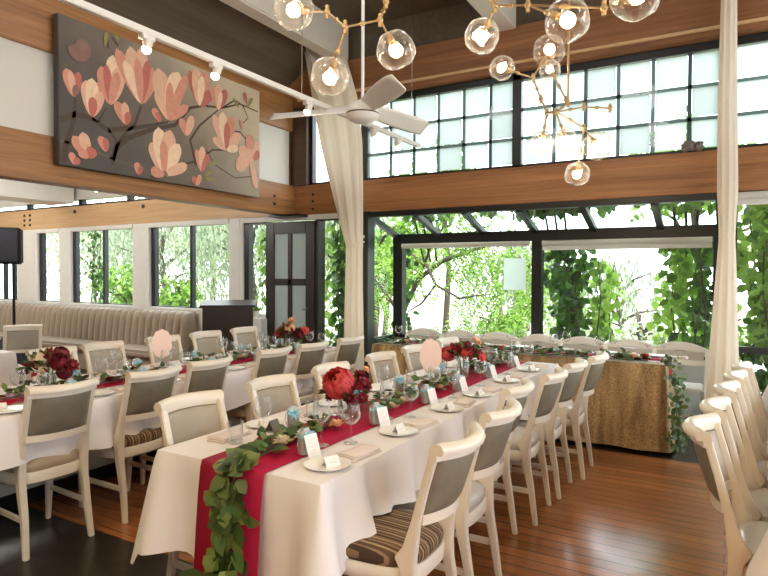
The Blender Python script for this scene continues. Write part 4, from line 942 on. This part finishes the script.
random.seed(3)
pl = [1.92, 2.50, 3.07, 3.53, 4.10, 4.66]
POS = ['at the near end', 'at the second place', 'at the third place', 'at the fourth place', 'at the fifth place', 'at the far end']
for k, y in enumerate(pl):
    w_ = POS[k]; side = 'of middle table, aisle side'
    g = lambda s_: s_+' on the aisle side of the middle table'
    put('plate', -1.355, y, TB, 0, 'white side plate %s %s' % (w_, side), g('side plates'))
    put('napkin', -1.335, y+.20, TB, jit(.15), 'blush folded napkin %s %s' % (w_, side), g('napkins'))
    put('tent', -1.345+jit(.01), y+.005, TB+.0075, -.25+jit(.25), 'small white tent card on plate %s %s' % (w_, side), g('place cards'))
    put('menu', -1.45, y+.05, TB, -.22+jit(.15), 'white menu card propped on a tin %s %s' % (w_, side), g('menu cards'))
    put('tin', -1.525, y+.075, RB, -.3+jit(.3), 'grey favour tin with turquoise bow %s %s' % (w_, side), g('favour tins'))
    put('glass', -1.53, y+.20, RB, 0, 'taller stemmed wine glass %s %s' % (w_, side), g('wine glasses'))
    put('goblet', -1.455, y+.32, TB, 0, 'shorter round water goblet %s %s' % (w_, side), g('water goblets'))
pr = [2.28, 2.85, 3.36, 3.98, 4.52]
for k, y in enumerate(pr):
    w_ = POS[k] if k < 4 else 'at the far end'; side = 'of middle table, painting side'
    g = lambda s_: s_+' on the painting side of the middle table'
    put('plate', -1.99, y, TB, 0, 'white side plate %s %s' % (w_, side), g('side plates'))
    put('napkin', -1.99, y-.24, TB, jit(.15), 'blush folded napkin %s %s' % (w_, side), g('napkins'))
    put('tent', -1.985, y, TB+.0075, -.6+jit(.2), 'small white tent card on plate %s %s' % (w_, side), g('place cards'))
    put('tin', -1.83, y+.02, RB, -.7+jit(.3), 'grey favour tin with turquoise bow %s %s' % (w_, side), g('favour tins'))
    put('glass', -1.81, y-.22, RB, 0, 'taller stemmed wine glass %s %s' % (w_, side), g('wine glasses'))
    put('tumbler', -1.90, y-.30, TB, 0, 'clear straight tumbler %s %s' % (w_, side), g('tumblers'))
dm = MB(); dm.rings([[(x, y, z) for x, z in ((-.03, 0), (-.028, 0), (.001, .055), (.028, 0), (.03, 0), (.001, .059))] for y in (-.03, .03)])
tag(dm.build('tent_card', 'stone', loc=(-1.885, 2.22, TB), smooth=None), 'dark photo tent card beside the tin near the peony', 'card')
for side, xs, ys, nm in ((1, -3.38, [1.8, 2.33, 2.85, 3.5, 4.02, 4.58], 'room side'), (-1, -4.04, [2.62, 3.12, 3.7, 4.24, 4.8], 'banquette side')):
    g = lambda s_: s_+' on the %s of the banquette-side table' % nm
    for k, y in enumerate(ys):
        w_ = POS[k] if k < len(ys)-1 else 'at the far end'; s_ = 'of banquette-side table, '+nm
        put('plate', xs, y, TB, 0, 'white side plate %s %s' % (w_, s_), g('side plates'))
        put('napkin', xs, y+.20, TB, jit(.2), 'blush folded napkin %s %s' % (w_, s_), g('napkins'))
        put('tin', xs-side*.13, y-.10, TB, -.5+jit(.4), 'favour tin with turquoise bow %s %s' % (w_, s_), g('favour tins'))
        put('tent', xs-side*.10, y, TB, -.6+jit(.3), 'white tent card %s %s' % (w_, s_), g('place cards'))
        put('glass', xs-side*.17, y+.14, TB, 0, 'taller stemmed wine glass %s %s' % (w_, s_), g('wine glasses'))
        put('goblet', xs-side*.10, y+.25, TB, 0, 'shorter round water goblet %s %s' % (w_, s_), g('water goblets'))
for k in range(7):
    x = -3.15+k*.43; w_ = POS[k] if k < 3 else ['at the centre place', 'at the fifth place', 'at the sixth place', 'at the last place'][k-3]
    w_ = w_.replace('near end', 'curtain end'); s_ = 'along the gold head table'
    put('plate', x, 6.08, .7655, 0, 'white side plate %s %s' % (w_, s_), 'side plates on the head table')
    put('napkin', x+.16, 6.08, .7655, PI/2+jit(.2), 'blush folded napkin %s %s' % (w_, s_), 'napkins on the head table')
    put('glass', x+.07, 5.92, .7695, 0, 'taller stemmed wine glass %s %s' % (w_, s_), 'wine glasses on the head table')
    put('goblet', x-.05, 5.90, .7695, 0, 'shorter round water goblet %s %s' % (w_, s_), 'water goblets on the head table')

# ---- blush scalloped table signs
def sign(label, loc, rz, s_=1.0):
    t = thing('table_sign', label, 'table sign', loc, rz)
    MB().lathe([(0, 0), (.04, 0), (.04, .006), (.008, .012), (0, .012)], n=18).build('stand_base', 'silver', t)
    MB().tube([(0, 0, .01), (0, 0, .12)], .003, 6).build('stand_wire', 'silver', t)
    out = []
    for i in range(72):
        a = 2*PI*i/72; r = .082+.006*abs(math.sin(a*5)); out.append((r*math.cos(a)*.86, .21+r*1.28*math.sin(a)))
    MB().rings([[(x, y, z) for x, z in out] for y in (-.001, .001)]).build('scalloped_card', 'blush', t, smooth=None); return t
sign('blush scalloped paper sign on a wire stand on the middle table', (-1.72, 3.62, RB), YAW)
sign('blush scalloped paper sign on wire stand, banquette-side table', (-3.75, 3.12, RB), YAW+.5)

# ---- folding chairs behind the head table
def folding(label):
    t = thing('folding_chair', label, 'chair')
    def arch(u, v):
        x = (u-.5)*.50; return (x, .20, .78+.085*math.cos(x/.25*1.35)*1+ (v-.5)*.085-.05)
    MB().grid(arch, 16, 3).build('top_rail', 'white', t, solid=.026)
    for s_ in (-1, 1):
        MB().rings([[(s_*.235-.016, y-.012, z), (s_*.235+.016, y-.012, z), (s_*.235+.016, y+.012, z), (s_*.235-.016, y+.012, z)] for y, z in ((-.16, 0), (.06, .45), (.20, .78))]).build('back_post', 'white', t)
        MB().rings([[(s_*.205-.014, y-.012, z), (s_*.205+.014, y-.012, z), (s_*.205+.014, y+.012, z), (s_*.205-.014, y+.012, z)] for y, z in ((.24, 0), (-.14, .44))]).build('cross_leg', 'white', t)
    MB().box(-.22, .22, .155, .175, .63, .68).build('back_slat', 'white', t, bevel=.004)
    MB().rings([[(x, .175+.01, z0) for x, z0 in ((-.21, .685), (.21, .685), (.21, .765), (-.21, .765))], [(x, .195, z0) for x, z0 in ((-.21, .685), (.21, .685), (.21, .765), (-.21, .765))]]).build('back_panel', 'seatgrey', t)
    MB().box(-.205, .205, -.20, .16, .43, .465).build('seat', 'white', t, bevel=.01)
    MB().box(-.20, .20, -.10, -.08, .16, .19).build('stretcher', 'white', t)
    return t
fl = ['at the curtain end', 'second from the curtain end', 'third from the curtain end', 'in the middle', 'third from the aisle end', 'second from the aisle end', 'at the aisle end']
fc = None
for k in range(7):
    x = -3.26+k*.475; lab = 'white folding chair with arched back behind the gold head table, '+fl[k]
    if fc is None: fc = folding(lab); fc.location = (x, 6.47, 0); fc['group'] = 'white chairs behind the head table'
    else: dup(fc, (x, 6.47, 0), jit(.05), lab, 'white chairs behind the head table')

# ---- banquette
t = thing('banquette', 'long beige channel-tufted banquette below the wing windows', 'banquette', (-9.5, 6.2, 0))
xr = 2.62; xl = -4.4
MB().box(xl, xr, -.45, .2, .0, .28).build('base', 'banq', t, bevel=.02)
MB().box(xl, xr, -.50, .08, .28, .40).build('seat_cushion', 'banq', t, bevel=.04)
ch = MB(); wv = .155; k = 0
x = xl
def chan(u, v, x=0): return 0
nch = int((xr-xl)/wv)
rs = []
for i in range(nch*8+1):
    x = xl+i*wv/8; ph = (i % 8)/8; b_ = math.sin(PI*ph)**.6*.07
    rs.append([(x, .02-b_, .38), (x, .03-b_, .58), (x, .06-b_, .80), (x, .09-b_*.8, .90), (x, .14-b_*.3, .945), (x, .19, .94), (x, .19, .44)])
ch.rings(rs); ch.build('channelled_back', 'banq', t, smooth=70)

# ---- lectern
t = thing('lectern', 'dark brown wooden lectern between the banquette and the door', 'lectern', (-5.44, 5.55, 0), .72)
MB().box(-.30, .30, -.20, .16, .06, 1.10).build('cabinet', 'podium', t, bevel=.006); MB().box(-.32, .32, -.22, .18, 0, .06).build('plinth', 'podium', t, bevel=.006)
MB().rings([[(x, -.22, 1.10), (x, .18, 1.15), (x, .18, 1.18), (x, -.22, 1.13)] for x in (-.33, .33)]).build('reading_top', 'podium', t, bevel=.004)
MB().box(-.25, .25, -.208, -.20, .16, .98).build('front_panel', 'podium', t, bevel=.003)
# ---- ledge plant
t = thing('potted_plant', 'small pale pot of trailing plant on the ledge beside the door', 'potted plant', (-5.74, 6.38, .90))
MB().lathe([(0, 0), (.045, 0), (.055, .10), (.05, .10), (.048, .08), (0, .08)], n=16).build('pot', 'pot', t)
mb = MB()
for k in range(50): a = random.random()*6.28; mb.leaf((math.cos(a)*.03, math.sin(a)*.03*.5, .09), (math.cos(a), math.sin(a)*.5, random.uniform(.2, 1.2)), (0, 0, 1), .09, .04, .2, .3)
mb.build('foliage', 'leafA', t, smooth=80)
# ---- speaker on stand
base = Vector((-8.32, 4.5, 0))
t = thing('speaker_stand', 'black tripod stand carrying the loudspeaker before the banquette', 'speaker stand', base)
MB().tube([(0, 0, .28), (0, 0, 1.63)], .018, 10).build('pole', 'black', t); MB().lathe([(.018, .66), (.034, .67), (.034, .76), (.018, .77)], n=14).build('collar', 'black', t)
for k in range(3):
    a = k*2*PI/3+.4; MB().tube([(0, 0, .72), (math.cos(a)*.5, math.sin(a)*.5, .012)], .012, 8).build('leg', 'black', t)
sp = thing('loudspeaker', 'black loudspeaker box on top of the tripod stand', 'loudspeaker', base+Vector((-.22, -.05, 1.63)), .95)
MB().box(-.25, .25, -.14, .16, 0, .49).build('cabinet', 'black', sp, bevel=.02)
MB().box(-.22, .22, -.148, -.14, .03, .46).build('grille', 'blackcloth', sp, bevel=.004)
mb = MB()
def drape(u, v):
    a = u*2*PI; r = .05+.42*v*(1+.1*math.sin(5*a)); return (r*math.cos(a), r*math.sin(a), .69*(1-v)+.03)
mb.grid(drape, 40, 10); tag(mb.build('stand_cover', 'blackcloth', loc=base+Vector((-.02, -.02, .02)), solid=.004), 'black cloth skirt draped around the speaker stand legs', 'cloth')
# tiny wing spot
SPL = ['small white spot lamp above the pale timber in the wing']
o_ = thing('spot_lamp', SPL[0], 'spot lamp', (-9.0, 6.2, 2.86)); MB().lathe([(.02, .08), (.035, .05), (.045, 0), (.04, -.005), (0, -.0)], n=14).build('lamp_head', 'white', o_); MB().lathe([(0, -.006), (.034, -.006), (.034, -.012), (0, -.014)], n=14).build('lamp_lens', 'lamp', o_); MB().tube([(0, 0, .08), (0, 0, .44)], .008).build('stem', 'white', o_)

# ================================================================== OUTDOORS
random.seed(77)
struct(MB().box(-40, 25, WY+.25, 45, -.45, -.3).build('ground', 'ground'))
def rnd(): return Vector((random.uniform(-1, 1), random.uniform(-1, 1), random.uniform(-1, 1)))
def vine(label, x0, x1, y0, y1, z0, z1, n, L, m, thick=.025, dens=None, cat='vine', nm='climbing_vine'):
    bx, by = (x0+x1)/2, (y0+y1)/2
    t = thing(nm, label, cat, (bx, by, -.3)); st = MB(); mb = MB()
    stems = []
    for k in range(3):
        px = random.uniform(x0+.2*(x1-x0), x1-.2*(x1-x0))-bx; py = random.uniform(y0, y1)-by; pts = []
        for i in range(9):
            z = (z1+.3)*i/8; pts.append((px+.08*(x1-x0)*math.sin(i*1.3+k*2), py+.05*math.sin(i*.9+k), z))
        st.tube(pts, [thick*.5*(1-.07*i) for i in range(9)], 6)
    st.build('stem', 'bark', t)
    L *= .78; n = int(n*1.7)
    for k in range(n):
        z = z0+(z1-z0)*random.random(); x = random.gauss(0, .36)*(x1-x0)*(.8+.35*math.sin(z*4.1+x0*3)); y = random.uniform(y0, y1)-by
        if abs(x) > (x1-x0)*.62: continue
        d = Vector((random.uniform(-.8, .8), random.uniform(-.6, .3), random.uniform(-1.1, -.1)))
        mb.leaf((x, y, z+.3), d, (random.uniform(-.5, .5), -1, random.uniform(.1, .9)), L*random.uniform(.6, 1.25), L*random.uniform(.6, .95), .2, .15)
    mb.build('foliage', m, t, smooth=None); return t
def tree(label, x, y, h, r, n, L, m, weep=False, cat='tree', nm='garden_tree', wl=.35, base_z=-.3, cz=None):
    t = thing(nm, label, cat, (x, y, base_z)); st = MB(); mb = MB(); cz = cz or h*.62
    st.tube([(0, 0, 0), (.08, .05, h*.3), (-.05, 0, h*.55), (0, 0, h*.8)], [r*.05+.02, r*.04+.015, r*.03+.01, .012], 8)
    for k in range(7):
        a = k*2.4; st.tube([(0, 0, h*(.32+.05*k)), (math.cos(a)*r*.4, math.sin(a)*r*.4, h*(.42+.06*k)), (math.cos(a)*r*.8, math.sin(a)*r*.8, h*(.45+.065*k))], [.05, .03, .012], 6)
    st.build('trunk', 'bark', t)
    if not weep:
        cl = [(rnd().normalized()*r*random.uniform(.3, .95)) for _ in range(26)]
        for k in range(n):
            c_ = random.choice(cl); p = c_+rnd()*r*.30; p.z *= .75
            mb.leaf((p.x, p.y, cz+p.z), rnd()+Vector((0, 0, -.3)), rnd()+Vector((0, 0, 1)), L*random.uniform(.7, 1.3), L*.5, .2, .1)
    else:
        ns = n//26
        for k in range(ns):
            a = random.random()*6.28; rr = r*math.sqrt(random.random()); zt = h*(.98-.25*(rr/r)**2)+random.uniform(-.2, .1); Ls = random.uniform(.35, .9)*h*.8
            for i in range(26):
                v = i/25; p = Vector((math.cos(a)*rr*(1+.12*v)+.05*math.sin(i*.7+k), math.sin(a)*rr*(1+.12*v), max(.1, zt-Ls*v)))
                mb.leaf(p, (random.uniform(-.5, .5), random.uniform(-.5, .5), -1), (random.uniform(-1, 1), -1, .3), L*random.uniform(.7, 1.2), L*wl, .1, .1)
    mb.build('foliage', m, t, smooth=None); return t
def locust(label, x, y, zc, branches, fronds, m, L=.085):
    t = thing('branching_tree', label, 'tree', (x, y, -.3)); st = MB(); mb = MB()
    for pts, r0 in branches: st.tube([Vector(p)-Vector((x, y, -.3)) for p in pts], [r0*(1-.6*i/(len(pts)-1)) for i in range(len(pts))], 8)
    st.build('branches', 'bark', t)
    for (px, py, pz, Lf) in fronds:
        d = Vector((random.uniform(-.7, .7), random.uniform(-.4, .4), random.uniform(-1, -.35))).normalized(); s_ = d.cross(Vector((0, 1, .2))).normalized()
        for i in range(11):
            v = i/10; p = Vector((px, py, pz))+d*Lf*v+Vector((0, 0, -.25*Lf*v*v))-Vector((x, y, -.3))
            for sg in (-1, 1): mb.leaf(p, s_*sg+d*.5+Vector((0, 0, -.2)), (jit(.3), -1, .5), L*(1.1-.5*abs(v-.4)), L*.36, .15, .2)
    mb.build('foliage', m, t, smooth=None); return t
# by the door and narrow windows
vine('large-leaved climbing vine in the doorway gap beside the dark door', -4.95, -4.35, 6.9, 7.2, .0, 2.5, 210, .16, 'leafA')
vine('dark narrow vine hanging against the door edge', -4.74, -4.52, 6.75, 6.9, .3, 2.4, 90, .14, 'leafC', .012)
vine('vine seen through the narrow window beside the dark door', -6.15, -5.75, 6.85, 7.1, .6, 2.5, 170, .13, 'leafB')
vine('thin vine of round leaves at edge of the wing window', -6.62, -6.4, 6.8, 6.95, 1.1, 2.3, 24, .17, 'leafA', .01)
vine('dark vine at the frame of the widest wing window', -10.4, -10.0, 6.9, 7.1, .8, 2.4, 70, .13, 'leafC')
vine('vine behind the narrow shuttered wing window', -11.3, -10.9, 7.0, 7.2, .8, 2.4, 80, .14, 'leafB')
# greenhouse
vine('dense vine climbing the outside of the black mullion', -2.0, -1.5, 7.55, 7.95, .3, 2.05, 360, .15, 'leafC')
vine('sunlit vine trailing beside the mullion vine', -1.52, -1.2, 7.7, 8.1, .3, 1.7, 110, .14, 'leafA')
vine('maple-like creeper outside the greenhouse beside the curtain column', -.74, -.26, 7.5, 8.0, .3, 2.0, 260, .15, 'leafA')
vine('darker creeper on the greenhouse corner post', -.45, -.0, 7.4, 7.7, .2, 2.0, 170, .14, 'leafC')
vine('thick green creeper outside the window beyond the curtain', .1, .62, 6.85, 7.2, .7, 2.4, 420, .14, 'leafB')
vine('second creeper further along outside that window', .65, 1.3, 7.0, 7.5, .2, 2.3, 160, .15, 'leafA')
vine('low dark shrub under the window beyond the curtain', .05, .9, 6.8, 7.1, -.2, .85, 220, .13, 'leafC', cat='shrub', nm='shrub')
vine('creeper at the greenhouse corner by the doorway', -4.15, -3.85, 7.4, 7.6, .5, 2.1, 60, .13, 'leafC')
def roofv(label, x0, x1, y0, y1, z, n, m):
    t = thing('roof_vine', label, 'vine', ((x0+x1)/2, (y0+y1)/2, z)); mb = MB(); st = MB()
    for k in range(3): st.tube([((k-1)*.1, (y1-y0)/2, -.5), ((k-1)*.12, 0, .15), ((k-1)*.3, -(y1-y0)/2, .3)], .015, 6)
    st.build('stem', 'bark', t)
    for k in range(n): mb.leaf((random.gauss(0, .36)*(x1-x0), random.uniform(-.5, .5)*(y1-y0), random.uniform(.08, .45)), rnd()+Vector((0, 0, -.5)), rnd()+Vector((0, 0, 1)), .16, .12, .2, .15)
    mb.build('foliage', m, t, smooth=None)
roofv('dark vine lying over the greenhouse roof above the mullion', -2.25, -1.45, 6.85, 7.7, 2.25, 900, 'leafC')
roofv('leafy vine over the greenhouse roof beside the curtain column', -.75, -.1, 7.0, 7.7, 2.2, 130, 'leafB')
roofv('vine over the greenhouse roof corner by the draped curtain', -3.8, -3.45, 7.0, 7.6, 2.2, 60, 'leafC')
# branching tree
brs = [([(-5.4, 9.6, -.3), (-5.0, 9.3, .8), (-4.5, 9.0, 1.45), (-4.0, 8.9, 1.75), (-3.3, 8.8, 1.95), (-2.6, 8.8, 2.1)], .06), ([(-4.5, 9.0, 1.45), (-4.2, 8.8, 1.95), (-3.9, 8.7, 2.3)], .03),
       ([(-4.6, 8.9, 1.85), (-4.25, 8.8, 1.65), (-4.05, 8.7, 1.35), (-3.6, 8.6, 1.15), (-3.2, 8.6, 1.22)], .035), ([(-4.05, 8.7, 1.35), (-4.3, 8.7, 1.05), (-4.6, 8.8, .9)], .025), ([(-5.0, 9.3, .8), (-5.6, 9.2, 1.6), (-6.2, 9.1, 2.1)], .04)]
fr_ = []
for k in range(60): fr_.append((random.gauss(-2.75, .38), random.uniform(8.3, 9.2), random.uniform(1.0, 2.4), random.uniform(.4, .6)))
for k in range(34): fr_.append((random.uniform(-4.6, -3.4), random.uniform(8.4, 9.2), random.uniform(1.5, 2.6), random.uniform(.35, .55)))
for k in range(26): fr_.append((random.uniform(-5.9, -4.9), random.uniform(8.4, 9.2), random.uniform(.4, 2.3), random.uniform(.35, .55)))
locust('tree with dark bent branches and drooping leaflets outside the greenhouse', -5.4, 9.6, 0, brs, fr_, 'leafA')
fr2 = [(random.uniform(-4.5, -2.3), random.uniform(8.2, 9.0), random.uniform(.35, .8), random.uniform(.3, .45)) for k in range(34)]
locust('low ferny sapling behind the folding chairs outside', -3.4, 8.8, 0, [([(-3.4, 8.8, -.3), (-3.3, 8.75, .5), (-3.1, 8.7, .95)], .02), ([(-3.4, 8.8, 0), (-3.9, 8.7, .8)], .015)], fr2, 'leafA')
# weeping trees and far planting
for (lab, x, y, h, r, n, L, m) in (
    ('pale weeping tree filling the wing window nearest the lectern', -9.6, 10.5, 4.2, 1.5, 5200, .13, 'willow'),
    ('pale weeping tree behind the divided wing window', -13.2, 11.0, 4.2, 1.7, 5200, .13, 'willow'),
    ('pale weeping tree behind the speaker', -16.6, 11.5, 4.2, 1.6, 4200, .13, 'willow'),
    ('pale weeping tree behind the doorway vine', -7.3, 10.8, 4.0, 1.0, 3200, .12, 'willow'),
    ('tall pale weeping tree between two greenhouse vines', -2.1, 14.0, 2.4, 1.0, 1500, .12, 'willow'),
    ('thin weeping tree behind the branching tree', -4.2, 13.5, 3.0, 1.3, 3000, .12, 'willow')):
    tree(lab, x, y, h, r, n, L, m, True, nm='weeping_tree')
for (lab, x, y, h, r, n, L, m) in (
    ('round green tree beyond the greenhouse side pane', -6.6, 11.0, 3.6, 1.3, 2600, .16, 'leafA'),
    ('distant pale tree beyond the branching tree', -8.6, 15.0, 3.8, 1.3, 1800, .24, 'overexposed_leaf'),
    ('distant pale tree behind the middle of the greenhouse', -5.6, 19, 2.8, 1.2, 1000, .24, 'overexposed_leaf'),
    ('distant pale tree behind the curtain column', 1.2, 18, 4.8, 1.3, 1500, .24, 'overexposed_leaf'),
    ('distant pale tree beyond the wing, in line with the lectern', -12.0, 18, 5.4, 2.3, 2600, .26, 'overexposed_leaf'),
    ('distant pale tree beyond the wing, in line with the banquette', -18.6, 18, 5.6, 2.4, 2600, .26, 'overexposed_leaf'),
    ('distant pale tree beyond the wing, in line with the speaker', -25.0, 17, 5.6, 2.4, 2400, .26, 'overexposed_leaf'),
    ('bushy tree behind the window beyond the curtain', 1.6, 10.5, 3.6, 1.4, 2200, .17, 'leafB'),
    ('tall bright tree seen above the greenhouse roof', -5.6, 12.5, 6.4, 1.3, 1500, .18, 'leafB'),
    ('tall bright tree seen above the roof vine', -.5, 11.0, 5.8, 1.1, 900, .18, 'leafB')):
    tree(lab, x, y, h, r, n, L, m)
tree('dark leafy shrub behind the divided wing window', -12.3, 9.4, 2.4, .9, 1500, .13, 'leafB')
tree('dark leafy shrub behind the widest wing window', -9.9, 8.6, 2.0, .6, 900, .12, 'leafB')
for k, (x, y) in enumerate(((-3.6, 10.5), (-2.4, 11.2), (-1.2, 10.2), (-.2, 10.8))):
    tree('low rounded shrub on the gravel, '+['behind the sapling', 'behind the mullion vine', 'before the tall weeping tree', 'behind the maple-like creeper'][k], x, y, 1.5, .55, 700, .11, ['leafB', 'overexposed_leaf', 'overexposed_leaf', 'leafB'][k], cat='shrub', nm='shrub', cz=.75)

# ================================================================== LIGHT
W = bpy.data.worlds.new('sky'); S.world = W; W.use_nodes = True
n = W.node_tree.nodes; l = W.node_tree.links; bg = n['Background']; bg.inputs['Color'].default_value = (.88, .94, 1, 1); bg.inputs['Strength'].default_value = 5.0
sd = bpy.data.lights.new('sun', 'SUN'); sd.energy = 4.5; sd.angle = .02; sd.color = (1, .96, .86)
so = bpy.data.objects.new('sun', sd); COL.objects.link(so); so.rotation_euler = Vector((-.55, .35, -1.0)).to_track_quat('-Z', 'Y').to_euler()
def lamp(kind, loc, energy, color, size=.1, target=None, angle=60):
    d_ = bpy.data.lights.new('lamp_or_fill_light', kind); d_.energy = energy; d_.color = color
    if kind != 'AREA': d_.shadow_soft_size = size
    if kind == 'SPOT': d_.spot_size = math.radians(angle); d_.spot_blend = .6
    o_ = bpy.data.objects.new('lamp_or_fill_light', d_); COL.objects.link(o_); o_.location = loc
    if target: o_.rotation_euler = (Vector(target)-Vector(loc)).to_track_quat('-Z', 'Y').to_euler()
WARM = (1, .78, .50)
for y in (2.35, 3.4, 4.9): lamp('SPOT', (-3.0, y, 2.86), 13, WARM, .05, (-5.0, y+.25, 3.0), 75)
for x, y in ((-3.0, -1.2), (-.8, -1.4), (1.6, -.8)): lamp('SPOT', (x, y, 4.3), 150, (1, .74, .38), .12, (x*.5-1.2, 2.0, .5), 80)
for x, y in ((-3.1, 1.2), (-1.2, .8), (1.6, 2.2), (-3.2, 3.6), (-1.2, 3.4), (1.6, 4.4)): lamp('POINT', (x, y, 4.15), 18, (1, .96, .93), .25)  # unseen fill lights added overhead to lift the room
for x in (-8, -11): lamp('POINT', (x, 3.8, 2.9), 105, (1, .95, .88), .3)  # fill added to brighten the wing, no fixture there

vs = S.view_settings; S.display_settings.display_device = 'sRGB'
vs.view_transform = 'Standard'; vs.look = 'None'; vs.exposure = .34; vs.gamma = 1; vs.use_curve_mapping = False
S.cycles.use_denoising = True
S.cycles.max_bounces = 8; S.cycles.transparent_max_bounces = 24; S.cycles.diffuse_bounces = 4; S.cycles.glossy_bounces = 4
S.cycles.caustics_reflective = False; S.cycles.caustics_refractive = False; S.cycles.sample_clamp_indirect = 6
